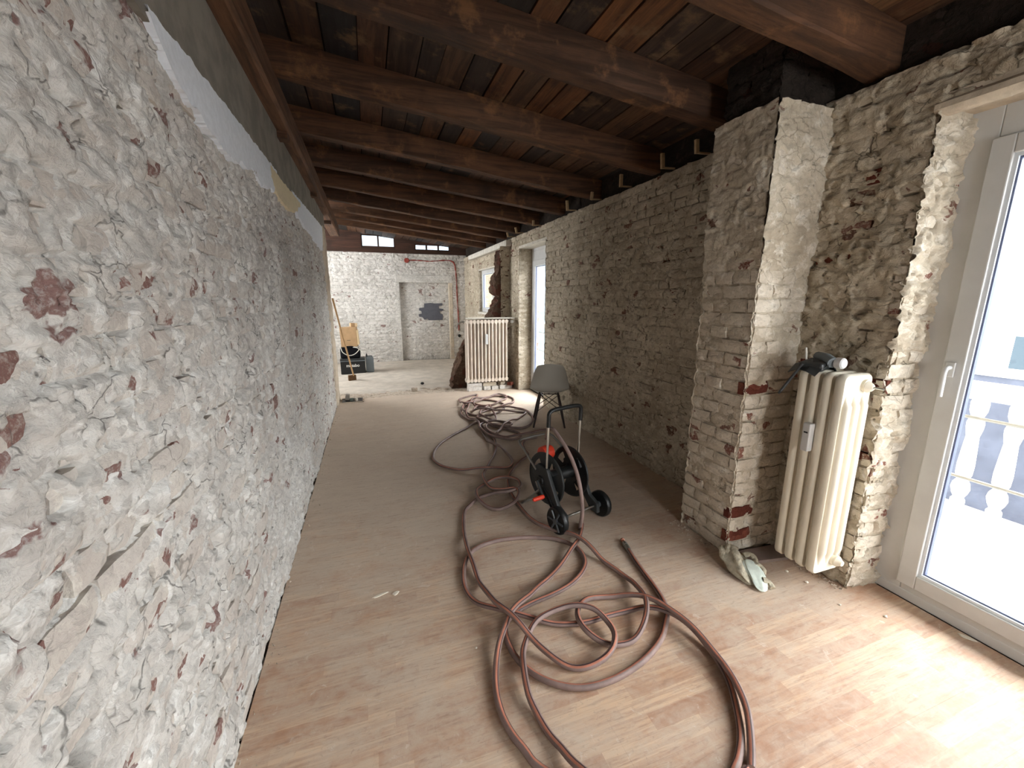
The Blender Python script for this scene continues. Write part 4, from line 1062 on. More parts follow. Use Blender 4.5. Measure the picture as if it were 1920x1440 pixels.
MB().lathe([(0.026, 0), (0.030, 0.006), (0.024, 0.014), (0.020, 0.022), (0.012, 0.03)], 14, Matrix.Translation((2.295, YP, 1.125)) @ Matrix.Rotation(math.pi / 2, 4, 'X')).build('plug', M['rad'], nr, smooth=True)
MB().tube([(2.295, YP - 0.02, 1.125), (2.300, YP - 0.07, 1.124)], 0.0055, 8).build('bleed_screw', M['chrome'], nr)
MB().lathe([(0.028, 0), (0.030, 0.012), (0.016, 0.03), (0.014, 0.036)], 14, Matrix.Translation((2.295, YP, 0.165)) @ Matrix.Rotation(math.pi / 2, 4, 'X')).build('plug', M['rad'], nr, smooth=True)
hm = MB().box(2.100, 2.136, 1.393, 1.432, 0.77, 0.92).build('heat_meter', M['pvc'], nr, bevel=0.005)
MB().box(2.0985, 2.101, 1.402, 1.422, 0.868, 0.876).build('display', M['black'], hm)
for bz in (0.25, 1.0): MB().box(2.335, 2.362, 1.36, 1.40, bz, bz + 0.03).build('wall_bracket', M['steel_dull'], nr)

# ---- grey tool lying over the top of the near radiator
tl = empty('hand_tool', (2.2, 1.47, 1.19), label='dark grey hand tool with slotted lever draped over the near radiator', cat='tool')
def crumple(name, pts, mat, parent, thick, seed):
    r = random.Random(seed); nu, nv = len(pts), len(pts[0]); mb = MB(); vs = []
    for row in pts:
        for p in row: vs.append((p[0] + r.uniform(-0.006, 0.006), p[1] + r.uniform(-0.006, 0.006), p[2] + r.uniform(-0.006, 0.006)))
    fs = [(i * nv + j, i * nv + j + 1, (i + 1) * nv + j + 1, (i + 1) * nv + j) for i in range(nu - 1) for j in range(nv - 1)]
    mb.add(vs, fs); o = mb.build(name, mat, parent, smooth=False)
    mo = o.modifiers.new('thickness', 'SOLIDIFY'); mo.thickness = thick; mo.offset = 0; return o
MB().box(-0.095, 0.03, -0.055, 0.055, 0.008, 0.05, Matrix.Rotation(0.25, 4, 'Z') @ Matrix.Rotation(-0.12, 4, 'Y')).build('body', M['dkgrey'], tl, bevel=0.012)
crumple('cover', [[(-0.12 + 0.045 * i, -0.07 + 0.045 * j, 0.062 - 0.05 * abs(i - 2) ** 1.6 * 0.35 - 0.018 * abs(j - 1.5)) for j in range(4)] for i in range(6)], M['dkgrey'], tl, 0.003, 4)
MB().tube([(-0.02, -0.085, 0.045), (0.01, -0.03, 0.06), (0.035, 0.03, 0.06)], 0.026, 12).build('barrel', M['greycase'], tl, smooth=True)
MB().lathe([(0.022, 0), (0.028, 0.006), (0.028, 0.035), (0.02, 0.04)], 14, Matrix.Translation((0.0, -0.125, 0.045)) @ Matrix.Rotation(-math.pi / 2, 4, 'X')).build('end_cap', M['pvc'], tl, smooth=True)
lv = MB(); A = Vector((-0.10, 0.01, 0.03)); B = Vector((-0.165, 0.06, -0.12)); dirv = (B - A).normalized(); sd = dirv.cross(Vector((0.5, -0.85, 0))).normalized() * 0.013
lv.tube([A + sd, B + sd], 0.006, 8); lv.tube([A - sd, B - sd], 0.006, 8); lv.tube([B + sd, B + dirv * 0.01, B - sd], 0.006, 8); lv.tube([A + sd, A - sd], 0.008, 8)
lv.build('slotted_lever', M['dkgrey'], tl, smooth=True)
MB().tube([(-0.05, 0.03, 0.05), (-0.02, 0.06, 0.105)], 0.005, 8).build('pin', M['cable'], tl)

# ---- work glove and offcut board on the floor by the chimney
gv = empty('work_glove', (1.93, 1.52, 0), label='crumpled pale work glove lying on the floor before the chimney', cat='glove')
def blob(name, mat, parent, rings, seed, amp=0.006, n=12):
    mb = MB(); r = random.Random(seed); vs = []; fs = []
    for (c, rx, rz, ang) in rings:
        for j in range(n):
            a = 2 * math.pi * j / n; k = 1 + r.uniform(-amp, amp) * 14
            off = Vector((math.cos(ang), math.sin(ang), 0)) * rx * math.cos(a) * k + Vector((0, 0, rz * math.sin(a) * k))
            p = Vector(c) + off; p.z = max(p.z, 0.002); vs.append(p)
    m = len(rings)
    for i in range(m - 1):
        for j in range(n): fs.append((i * n + j, i * n + (j + 1) % n, (i + 1) * n + (j + 1) % n, (i + 1) * n + j))
    fs.append(tuple(range(n))); fs.append(tuple((m - 1) * n + j for j in range(n - 1, -1, -1)))
    mb.add(vs, fs); o = mb.build(name, mat, parent, smooth=True)
    sub = o.modifiers.new('smooth', 'SUBSURF'); sub.levels = 1; sub.render_levels = 2; return o
def knit(name, mat, path, rad, flat, folds, seed, n=28, amp=0.16, inner=False, parent=gv):
    """soft folded sleeve along a path; radius and height per ring"""
    C = [Vector(p) for p in path]; m = len(C); vs = []; fs = []; r = random.Random(seed); ph = [r.uniform(0, 6) for _ in range(4)]
    for i, c in enumerate(C):
        t = (C[min(i + 1, m - 1)] - C[max(i - 1, 0)]).normalized(); sd = Vector((t.y, -t.x, 0)).normalized()
        for j in range(n):
            a = 2 * math.pi * j / n
            k = 1 + amp * math.sin(folds * a + ph[0] + i * 0.9) + amp * 0.6 * math.sin((folds + 3) * a + ph[1] - i * 1.4) + r.uniform(-0.04, 0.04)
            p = c + sd * rad[i] * math.cos(a) * k + Vector((0, 0, flat[i] * math.sin(a) * k)); p.z = max(p.z, 0.0015 + 0.002 * (j % 2)); vs.append(p)
    for i in range(m - 1):
        for j in range(n): fs.append((i * n + j, i * n + (j + 1) % n, (i + 1) * n + (j + 1) % n, (i + 1) * n + j))
    fs.append(tuple(range(n))); fs.append(tuple((m - 1) * n + j for j in range(n - 1, -1, -1)))
    o = MB().add(vs, fs).build(name, mat, parent, smooth=False); o.data.shade_smooth()
    sb_ = o.modifiers.new('smooth', 'SUBSURF'); sb_.levels = 1; sb_.render_levels = 1; return o
# cuff rolled open at the far end, hand tapering to the near tip
knit('cuff', M['glove'], [(0.03, 0.085, 0.040), (0.03, 0.10, 0.042), (0.03, 0.125, 0.045), (0.028, 0.145, 0.046), (0.026, 0.150, 0.047), (0.024, 0.142, 0.047), (0.022, 0.115, 0.044), (0.015, 0.08, 0.040), (0.0, 0.035, 0.034), (-0.018, -0.015, 0.026), (-0.03, -0.06, 0.017), (-0.038, -0.09, 0.009)],
     [0.012, 0.030, 0.040, 0.048, 0.055, 0.062, 0.066, 0.066, 0.062, 0.054, 0.040, 0.018], [0.008, 0.022, 0.032, 0.038, 0.043, 0.047, 0.047, 0.044, 0.037, 0.028, 0.018, 0.008], 4, 3, amp=0.24)
knit('palm', M['glove_palm'], [(0.050, 0.035, 0.066), (0.045, 0.015, 0.066), (0.032, -0.025, 0.056), (0.012, -0.07, 0.042), (-0.006, -0.105, 0.027), (-0.022, -0.135, 0.015), (-0.030, -0.150, 0.009)],
     [0.012, 0.036, 0.044, 0.042, 0.036, 0.028, 0.014], [0.003, 0.006, 0.008, 0.008, 0.008, 0.009, 0.005], 5, 8, amp=0.2)
for k, pa in enumerate(([(0.075, 0.075, 0.060), (0.105, 0.06, 0.070), (0.112, 0.025, 0.055), (0.085, 0.005, 0.048)], [(0.060, -0.01, 0.055), (0.092, -0.02, 0.052), (0.096, -0.045, 0.035), (0.075, -0.06, 0.028)], [(0.02, -0.10, 0.034), (0.045, -0.12, 0.028), (0.038, -0.15, 0.014)], [(0.065, 0.11, 0.07), (0.045, 0.14, 0.085), (0.01, 0.135, 0.082), (0.0, 0.11, 0.07)])):
    c = catmull(pa, 0.012); MB().tube(c, [0.019 - 0.005 * i / len(c) + 0.002 * math.sin(i * 2.1) for i in range(len(c))], 10, flat=0.75).build('finger', M['glove'], gv, smooth=True)
tag(MB().add([(2.065, 1.682, 0.001), (2.355, 1.66, 0.001), (2.30, 1.535, 0.001), (2.075, 1.572, 0.001), (2.065, 1.682, 0.02), (2.355, 1.66, 0.02), (2.30, 1.535, 0.02), (2.075, 1.572, 0.02)],
             [(3, 2, 1, 0), (4, 5, 6, 7), (0, 1, 5, 4), (1, 2, 6, 5), (2, 3, 7, 6), (3, 0, 4, 7)]).build('offcut_board', M['plank_grey']), 'flat grey-brown offcut board on the floor at the chimney foot', 'board')

# ---- chair
ch = empty('chair', (2.06, 4.545, 0), math.radians(-22), label='light grey shell chair on dark splayed legs, back to the camera', cat='chair')
def shell():
    """moulded shell: seat runs forward (+y), back rises at y<0"""
    prof = [(0.22, 0.435, 0.185), (0.205, 0.448, 0.20), (0.12, 0.44, 0.222), (0.02, 0.425, 0.232), (-0.08, 0.418, 0.236), (-0.15, 0.432, 0.236), (-0.19, 0.475, 0.234), (-0.208, 0.54, 0.226), (-0.222, 0.62, 0.206), (-0.236, 0.70, 0.186), (-0.248, 0.765, 0.168), (-0.252, 0.792, 0.156), (-0.252, 0.802, 0.130)]
    n = 13; vs = []; fs = []
    for i, (y, z, w) in enumerate(prof):
        back = min(1, max(0, (z - 0.44) / 0.12)) if y < -0.1 else 0
        for j in range(n):
            s = -1 + 2 * j / (n - 1)
            lift = 0.055 * abs(s) ** 2.6 * (1 - back) * (0.35 if i < 2 else 1); wrap = (0.085 * abs(s) ** 2.4) * back * (1 - max(0, (z - 0.62) / 0.25))
            vs.append((w * s, y + wrap, z + lift - 0.02 * back * s * s * (z > 0.75)))
    for i in range(len(prof) - 1):
        for j in range(n - 1): fs.append((i * n + j, i * n + j + 1, (i + 1) * n + j + 1, (i + 1) * n + j))
    o = MB().add(vs, fs).build('shell', M['shell'], ch, smooth=False); o.data.shade_smooth()
    a = o.modifiers.new('smooth', 'SUBSURF'); a.levels = 1; a.render_levels = 2
    b = o.modifiers.new('thickness', 'SOLIDIFY'); b.thickness = 0.008; b.offset = 0
    return o
sh = shell()
MB().box(-0.03, 0.03, -0.247, -0.2445, 0.745, 0.753, Matrix.Rotation(0, 4, 'X')).build('handle_slot', M['dkgrey'], sh)
legs = {}
for sx in (-1, 1):
    for sy in (-1, 1):
        top = Vector((sx * 0.11, sy * 0.09 - 0.0, 0.40)); bot = Vector((sx * 0.19, sy * 0.20 - 0.01, 0.006))
        MB().tube([top, top.lerp(bot, 0.4), bot], [0.013, 0.0165, 0.0105], 10).build('leg', M['legwood'], ch, smooth=True); legs[(sx, sy)] = (top, bot)
st = lambda a, fa, b, fb: MB().tube([a[0].lerp(a[1], fa), b[0].lerp(b[1], fb)], 0.004, 6).build('strut', M['legwood'], ch)
for sy in (-1, 1):
    st(legs[(-1, sy)], 0.02, legs[(1, sy)], 0.52); st(legs[(1, sy)], 0.02, legs[(-1, sy)], 0.52)
for sx in (-1, 1):
    st(legs[(sx, -1)], 0.02, legs[(sx, 1)], 0.52); st(legs[(sx, 1)], 0.02, legs[(sx, -1)], 0.52)
MB().tube([(-0.11, -0.09, 0.405), (0.11, -0.09, 0.405), (0.11, 0.09, 0.405), (-0.11, 0.09, 0.405)], 0.006, 6, closed=True).build('mount_frame', M['black'], ch)

# ---- hose reel cart
rc = empty('hose_reel_cart', (1.30, 2.31, 0), math.radians(16), label='black hose reel cart with two wheels and a steel handle', cat='hose cart')
def RX(x, y, z): return Matrix.Translation((x, y, z)) @ Matrix.Rotation(math.pi / 2, 4, 'Y')
CY, CZ, RD = 0.235, 0.285, 0.185
for sx in (-1, 1):
    w = MB().lathe([(0.060, -0.016), (0.088, -0.021), (0.095, -0.012), (0.095, 0.012), (0.088, 0.021), (0.060, 0.016)], 28, RX(sx * 0.205, 0.0, 0.095)).build('wheel', M['black'], rc, smooth=True)
    sp = MB()
    for k in range(6):
        a = math.pi / 3 * k
        sp.tube([(sx * 0.225, 0.018 * math.cos(a), 0.095 + 0.018 * math.sin(a)), (sx * 0.227, 0.074 * math.cos(a), 0.095 + 0.074 * math.sin(a))], 0.007, 6)
    sp.lathe([(0.020, -0.028), (0.022, 0), (0.018, 0.028)], 14, RX(sx * 0.205, 0, 0.095)); sp.build('hub', M['hub'], w)
MB().tube([(-0.19, 0, 0.095), (0.19, 0, 0.095)], 0.008, 10).build('axle', M['chrome'], rc, smooth=True)
def disc(x, t, side):
    """reel flange with kidney windows"""
    mb = MB(); n = 48; ri, rm1, rm2 = 0.05, 0.085, 0.15; radii = [0.045, 0.085, 0.15, RD]
    vs = []; fs = []
    for xx in (x - t, x + t):
        for q, r in enumerate(radii):
            for j in range(n):
                a = 2 * math.pi * j / n; vs.append((xx + (0.012 * side if q == 0 else 0), CY + r * math.cos(a), CZ + r * math.sin(a)))
    R_ = len(radii)
    def hole(j): return (j % 12) in (3, 4, 5, 6, 7)
    for q in range(R_ - 1):
        for j in range(n):
            if q == 1 and hole(j): continue
            j2 = (j + 1) % n
            for l in (0, 1):
                b = l * R_ * n; fs.append((b + q * n + j, b + q * n + j2, b + (q + 1) * n + j2, b + (q + 1) * n + j))
    for j in range(n):
        j2 = (j + 1) % n; b = R_ * n
        fs.append(((R_ - 1) * n + j, (R_ - 1) * n + j2, b + (R_ - 1) * n + j2, b + (R_ - 1) * n + j))
        if hole(j):
            for q in (1, 2): fs.append((q * n + j, q * n + j2, b + q * n + j2, b + q * n + j))
    mb.add(vs, fs)
    mb.tube([(x, CY + RD * math.cos(2 * math.pi * j / 40), CZ + RD * math.sin(2 * math.pi * j / 40)) for j in range(40)], 0.008, 8, closed=True)
    return mb.build('reel_flange', M['black'] if side > 0 else M['dkgrey'], rc, smooth=True)
disc(-0.115, 0.004, -1); disc(0.115, 0.004, 1)
MB().lathe([(0.052, -0.11), (0.046, -0.09), (0.046, 0.09), (0.052, 0.11)], 24, RX(0, CY, CZ)).build('drum', M['black'], rc, smooth=True)
# moulded side plates carrying the reel
for sx in (-1, 1):
    pol = [(-0.035, 0.05), (0.03, 0.05), (0.10, 0.13), (0.22, 0.20), (0.315, 0.285), (0.335, 0.345), (0.27, 0.40), (0.17, 0.385), (0.145, 0.33), (0.05, 0.16), (-0.03, 0.12)]
    Mx = Matrix(((0, 1, 0, sx * 0.150), (1, 0, 0, 0), (0, 0, 1, 0), (0, 0, 0, 1)))
    pb = MB().prism(pol, -0.016, 0.016, Mx).build('side_plate', M['dkgrey'], rc, bevel=0.006)
    rb = MB()
    for a, b in (((0.02, 0.085), (0.20, 0.25)), ((0.05, 0.075), (0.23, 0.235))):
        rb.tube([(sx * 0.168, a[0], a[1]), (sx * 0.168, b[0], b[1])], 0.007, 8)
    rb.lathe([(0.030, -0.01), (0.034, 0), (0.026, 0.012)], 16, RX(sx * 0.168, CY, CZ)); rb.build('rib', M['black'], pb)
hp = [(-0.150, 0.19, 0.36), (-0.150, 0.185, 0.55), (-0.150, 0.18, 0.70)]
for sx in (-1, 1):
    MB().tube([(sx * 0.150, 0.19, 0.34), (sx * 0.150, 0.178, 0.71)], 0.0085, 10).build('handle_tube', M['chrome'], rc, smooth=True)
MB().tube(catmull([(-0.150, 0.178, 0.69), (-0.150, 0.176, 0.76), (-0.145, 0.175, 0.79), (-0.11, 0.175, 0.805), (0, 0.175, 0.808), (0.11, 0.175, 0.805), (0.145, 0.175, 0.79), (0.150, 0.176, 0.76), (0.150, 0.178, 0.69)], 0.02), 0.0145, 12).build('grip', M['black'], rc, smooth=True)
MB().tube(catmull([(-0.17, 0.28, 0.35), (-0.165, 0.44, 0.455), (-0.15, 0.52, 0.49), (-0.05, 0.53, 0.495), (0.05, 0.53, 0.495), (0.15, 0.52, 0.49), (0.165, 0.44, 0.455), (0.17, 0.28, 0.35)], 0.03), 0.0085, 10).build('hose_guide_frame', M['steel_dull'], rc, smooth=True)
MB().tube(catmull([(-0.15, 0.24, 0.22), (-0.17, 0.40, 0.06), (-0.165, 0.455, 0.012), (-0.10, 0.47, 0.010), (0.10, 0.47, 0.010), (0.165, 0.455, 0.012), (0.17, 0.40, 0.06), (0.15, 0.24, 0.22)], 0.03), 0.0075, 10).build('foot_bar', M['steel_dull'], rc, smooth=True)
ck = MB().tube([(-0.17, CY, CZ), (-0.195, CY, CZ), (-0.205, 0.16, 0.20)], 0.010, 10).build('crank_arm', M['dkgrey'], rc, smooth=True)
MB().lathe([(0.014, 0), (0.016, 0.01), (0.0145, 0.08), (0.010, 0.09)], 14, Matrix.Translation((-0.20, 0.16, 0.20)) @ Matrix.Rotation(-math.pi / 2, 4, 'Y')).build('crank_handle', M['orange'], ck, smooth=True)
MB().lathe([(0.02, -0.05), (0.050, -0.045), (0.056, 0.0), (0.050, 0.045), (0.02, 0.05)], 24, RX(0.02, 0.40, 0.40)).build('red_guide_roller', M['orange'], rc, smooth=True)

# ---- hose: traced strands laid over the floor
hs_ = empty('garden_hose', (0, 0, 0), label='long dusty brown garden hose with orange stripe snaking over the floor', cat='hose')
HR = 0.0135
def z8(*pts): return [(780 + x * 0.36458, 980 + y * 0.36458) for x, y in pts]        # near part of the floor
def z2(*pts): return [(780 + x * 0.25, 660 + y * 0.25) for x, y in pts]              # middle part
def z6(*pts): return [(800 + x * 0.13542, 720 + y * 0.13542) for x, y in pts]        # far pile
strands = []
strands.append(z8((1085, 125), (1110, 165), (1150, 225), (1210, 305), (1265, 385), (1290, 450), (1285, 515), (1262, 595), (1200, 680), (1100, 760), (980, 820), (850, 848), (720, 830), (610, 780), (520, 700), (470, 610), (462, 530), (500, 470), (600, 412), (700, 370), (790, 320), (850, 260), (870, 200), (840, 140), (790, 108), (700, 82), (560, 77), (420, 92), (310, 132), (260, 190), (245, 270), (260, 350), (310, 410), (400, 455), (520, 490), (650, 515), (770, 522), (880, 510), (980, 480), (1080, 457), (1170, 450), (1260, 468), (1360, 515), (1460, 595), (1550, 705), (1615, 830), (1650, 960), (1670, 1080), (1665, 1180), (1640, 1262), (1560, 1400), (1400, 1500), (1150, 1520), (900, 1400), (640, 1262),
                  (560, 1170), (490, 1080), (440, 980), (412, 860), (412, 740), (430, 640), (458, 570), (490, 505), (560, 425), (650, 320), (730, 235), (800, 150), (840, 90), (855, 0)) + z2((1230, 1320),))
strands.append(z8((1725, 1262), (1722, 1150), (1700, 1000), (1655, 880), (1590, 770), (1500, 660), (1400, 565), (1290, 485), (1220, 440), (1140, 405), (1050, 385), (950, 383), (880, 402), (838, 450), (832, 510), (870, 570), (940, 615), (1020, 630), (1110, 610), (1160, 560), (1182, 500), (1178, 430), (1150, 370), (1110, 310), (1040, 250), (960, 195), (880, 140), (780, 80), (700, 35), (620, 0)) + z2((830, 1220), (750, 1120), (703, 1040), (690, 960), (720, 890), (780, 820), (838, 775), (812, 730), (800, 690), (830, 655), (905, 640)))
strands.append(z8((1700, 1300), (1500, 1480), (1150, 1450), (980, 1400), (820, 1262), (750, 1170), (680, 1080), (620, 980), (580, 900), (558, 800), (550, 700), (570, 620), (610, 550), (680, 500), (760, 477), (850, 472), (930, 490), (990, 540), (1020, 600), (1010, 670), (960, 720), (870, 748), (780, 740), (680, 690), (590, 620), (500, 550), (430, 490), (390, 430), (340, 340), (300, 240), (265, 150), (250, 70), (245, 0)) + z2((365, 1200), (410, 1145), (480, 1090), (580, 1072), (690, 1068), (760, 1045), (785, 1010), (760, 975), (680, 960), (590, 965), (500, 1000), (455, 1050), (460, 1110), (510, 1160), (600, 1185), (680, 1178), (745, 1140), (770, 1075), (740, 1045), (650, 1052), (560, 1035), (515, 985), (505, 920), (535, 860), (585, 770), (600, 710), (590, 660)))
strands.append(z2((590, 660), (560, 620), (500, 560), (470, 520), (500, 530), (400, 562), (280, 622), (190, 682), (140, 742), (132, 805), (190, 852), (300, 880), (420, 890), (560, 886), (680, 868), (722, 830), (700, 780), (640, 730), (560, 690), (520, 640), (490, 590)) + z6((700, 560), (560, 480), (480, 420), (500, 330), (620, 250), (780, 220), (940, 235), (1060, 275), (1080, 320), (1000, 390), (860, 430), (680, 435), (540, 400), (490, 350), (560, 270), (640, 230), (700, 150), (600, 165), (470, 205), (455, 235), (520, 310), (640, 280), (800, 300), (960, 280), (1100, 200), (1060, 170), (930, 170), (780, 195), (640, 240),
                  (560, 360), (560, 450), (700, 520), (900, 560), (1100, 590), (1300, 610), (1420, 570), (1470, 490), (1440, 410), (1340, 350), (1180, 335), (980, 345), (800, 380), (720, 460), (700, 520), (800, 560), (1000, 600), (1200, 650), (1300, 700), (1260, 750), (1100, 775), (920, 755), (800, 690), (730, 610), (800, 560), (960, 520), (1100, 530), (1180, 580), (1060, 610), (900, 580), (820, 600), (860, 680), (980, 730), (1150, 745), (1340, 720), (1500, 660), (1650, 630)))
strands.append(z6((1080, 200), (1110, 190), (1000, 160), (900, 185), (720, 250), (650, 300), (760, 330), (950, 340), (1080, 310), (1190, 260), (1200, 205), (1110, 165)))
strands.append(z6((860, 315), (780, 380), (740, 470), (900, 500), (960, 480), (930, 420), (880, 330), (860, 315), (800, 330), (700, 330), (640, 380), (700, 410), (900, 390), (1150, 385), (1340, 390), (1370, 400), (1280, 470), (1170, 530), (1040, 640), (970, 740)))
def lay():
    done = np.zeros((0, 3)); out = []
    for s in strands:
        P = np.array([tuple(p) for p in catmull([floor_pt(x, y, HR) for x, y in s], 0.018)])
        z = np.full(len(P), HR)
        allp = np.concatenate([done, P])
        for i in range(len(P)):
            k = len(done) + i - 14
            if k > 0:
                q = allp[:k]; d = np.hypot(q[:, 0] - P[i, 0], q[:, 1] - P[i, 1]); m = d < 2.1 * HR
                if m.any(): z[i] = max(z[i], min(q[m, 2].max() + 2.0 * HR, 0.13)); 
            P[i, 2] = z[i]; allp[len(done) + i, 2] = z[i]
        zz_ = z.copy()
        for d in range(-9, 10):   # lift gently either side of a crossing
            sft = np.roll(z, d); 
            if d > 0: sft[:d] = HR
            if d < 0: sft[d:] = HR
            zz_ = np.maximum(zz_, HR + (sft - HR) * math.cos(d / 10 * math.pi / 2) ** 1.2)
        k = np.ones(5) / 5; zz_ = np.convolve(np.pad(zz_, 2, mode='edge'), k, 'valid')
        P[:, 2] = zz_; done = np.concatenate([done, P]); out.append(P)
    return out
laid = lay()
def y_pt(x, y, Y):
    d = _f + _r * ((x - 960) / F) + _u * ((720 - y) / F); t = Y / d.y
    return (d.x * t, Y, CAM_H + d.z * t)
_e = laid[0][-1]; _up = [tuple(laid[0][-6]), tuple(_e), y_pt(1092, 955, 2.20), y_pt(1085, 900, 2.24), y_pt(1067, 850, 2.36), y_pt(1040, 808, 2.52), y_pt(1028, 806, 2.62), y_pt(1024, 822, 2.70)]
laid[0] = np.concatenate([laid[0][:-6], np.array([tuple(p) for p in catmull(_up, 0.018)])])
hb_, hst_, hdk = MB(), MB(), MB()
for si, P in enumerate(laid):
    pts = [tuple(p) for p in P]
    hb_.tube(pts, HR, 12)
    tw = (0.25, -0.3, -0.35, 0.3, 0.5, -0.4)[si]
    hst_.tube(pts, HR * 1.012, 3, caps=False, a0=tw - (0.32 if si < 3 else 0.2), a1=tw + (0.32 if si < 3 else 0.2)); hdk.tube(pts, HR * 1.010, 2, caps=False, a0=tw + 0.34, a1=tw + 0.72)
hb_.build('hose_body', M['hose'], hs_, smooth=True); hst_.build('orange_stripe', M['hose_stripe'], hs_, smooth=True); hdk.build('dark_stripe', M['hose_dark'], hs_, smooth=True)
p0 = Vector(laid[0][0]); dr = (p0 - Vector(laid[0][4])).normalized(); Q = Matrix.Translation(p0) @ dr.to_track_quat('Z', 'Y').to_matrix().to_4x4()
MB().lathe([(0.0155, -0.03), (0.0165, -0.005), (0.0165, 0.012), (0.013, 0.014), (0.0165, 0.018), (0.0165, 0.034), (0.012, 0.038), (0.012, 0.05)], 14, Q).build('coupling', M['steel_dull'], hs_, smooth=True)
MB().lathe([(0.009, 0.048), (0.009, 0.07), (0.013, 0.074), (0.012, 0.085)], 12, Q).build('spigot', M['hose_stripe'], hs_, smooth=True)

# ---- tool boxes, carton and pole in the far room
tb = empty('tool_box', (-0.39, 9.20, 0), label='black plastic tool box with white lettering on the far room floor', cat='tool box')
MB().box(-0.24, 0.24, -0.15, 0.15, 0.0, 0.28).build('body', M['black'], tb, bevel=0.012)
MB().box(-0.245, 0.245, -0.158, 0.155, 0.282, 0.325).build('lid', M['dkgrey'], tb, bevel=0.01)
MB().box(-0.245, 0.245, -0.164, -0.156, 0.27, 0.285).build('rim', M['greycase'], tb)
cu = bpy.data.curves.new('lettering', 'FONT'); cu.body = 'metabo'; cu.size = 0.085; cu.align_x = 'CENTER'; cu.extrude = 0.002; cu.offset = 0.0018
tmp = bpy.data.objects.new('lettering_curve', cu); COL.objects.link(tmp); bpy.context.view_layer.update()
me = bpy.data.meshes.new_from_object(tmp); COL.objects.unlink(tmp); bpy.data.objects.remove(tmp)
lo = obj_from('lettering', me, M['lettering'], tb, (0.0, -0.152, 0.155)); lo.rotation_euler = (math.pi / 2, 0, 0)
gc = empty('tool_case', (-0.06, 9.30, 0), 0.05, label='grey upright plastic case beside the black tool box', cat='case')
MB().box(-0.075, 0.075, -0.16, 0.16, 0.0, 0.33).build('body', M['greycase'], gc, bevel=0.02)
MB().tube(catmull([(-0.05, -0.10, 0.33), (-0.05, -0.08, 0.37), (-0.05, 0.0, 0.38), (-0.05, 0.08, 0.37), (-0.05, 0.10, 0.33)], 0.02), 0.012, 8).build('handle', M['black'], gc, smooth=True)
MB().box(-0.078, 0.078, -0.165, -0.158, 0.02, 0.30).build('front_panel', M['greycase'], gc, bevel=0.003)
bg = empty('tool_bag', (-0.42, 9.22, 0.326), label='black bag lying on top of the black tool box', cat='bag')
bgm = MB().box(-0.20, 0.19, -0.13, 0.13, 0.0, 0.235).build('body', M['blackbag'], bg, bevel=0.04, seg=3)
MB().tube(catmull([(-0.10, -0.12, 0.21), (-0.08, -0.15, 0.25), (0.06, -0.15, 0.25), (0.08, -0.12, 0.21)], 0.02), 0.01, 8).build('handle', M['blackbag'], bg)
wc = MB().tube(catmull([(-0.60, 9.07, 0.57), (-0.57, 9.055, 0.47), (-0.47, 9.05, 0.40), (-0.36, 9.05, 0.41), (-0.27, 9.055, 0.48), (-0.235, 9.06, 0.555), (-0.26, 9.055, 0.565), (-0.36, 9.045, 0.565), (-0.28, 9.045, 0.545), (-0.20, 9.05, 0.47), (-0.16, 9.055, 0.37)], 0.02), 0.007, 8).build('cable', M['cable'], smooth=True)
tag(wc, 'white cable hanging in loops over the black bag', 'cable')
cb_ = empty('cardboard_box', (-0.41, 9.24, 0.57), -0.06, label='brown cardboard carton standing on the black bag', cat='box')
MB().box(-0.17, 0.15, -0.14, 0.14, 0.0, 0.40, Matrix.Rotation(-0.03, 4, 'Y')).build('body', M['card'], cb_, bevel=0.004)
MB().box(0.151, 0.175, -0.135, 0.13, 0.03, 0.33, Matrix.Rotation(-0.05, 4, 'Y')).build('side_flap', M['card_side'], cb_)
MB().box(-0.05, 0.02, -0.143, -0.1405, 0.13, 0.14).build('printed_line', M['dkgrey'], cb_)
o = empty('small_carton', (-0.33, 9.22, 0.978), 0.3, label='small open carton piece on top of the cardboard box', cat='box')
MB().box(-0.06, 0.02, -0.05, 0.05, 0.0, 0.075).build('body', M['card'], o); MB().box(0.0215, 0.07, -0.05, 0.03, 0.0, 0.07).build('flap', M['card_side'], o)
bm_ = empty('scraper_pole', (-0.36, 8.30, 0), label='long wooden pole with brush head leaning on the left wall end', cat='broom')
TP = Vector((-0.495 + 0.36, 6.68 - 8.30, 1.55)); MB().tube([(0, 0, 0.09), TP * 0.5 + Vector((0, 0, 0.035)), TP], 0.0135, 10).build('pole', M['stick'], bm_, smooth=True)
MB().box(-0.10, 0.04, -0.03, 0.03, 0.075, 0.115, Matrix.Rotation(0.3, 4, 'Z')).build('head', M['bristle'], bm_, bevel=0.006)
MB().box(-0.10, 0.04, -0.026, 0.026, 0.0, 0.076, Matrix.Rotation(0.3, 4, 'Z')).build('bristles', M['bristle'], bm_)

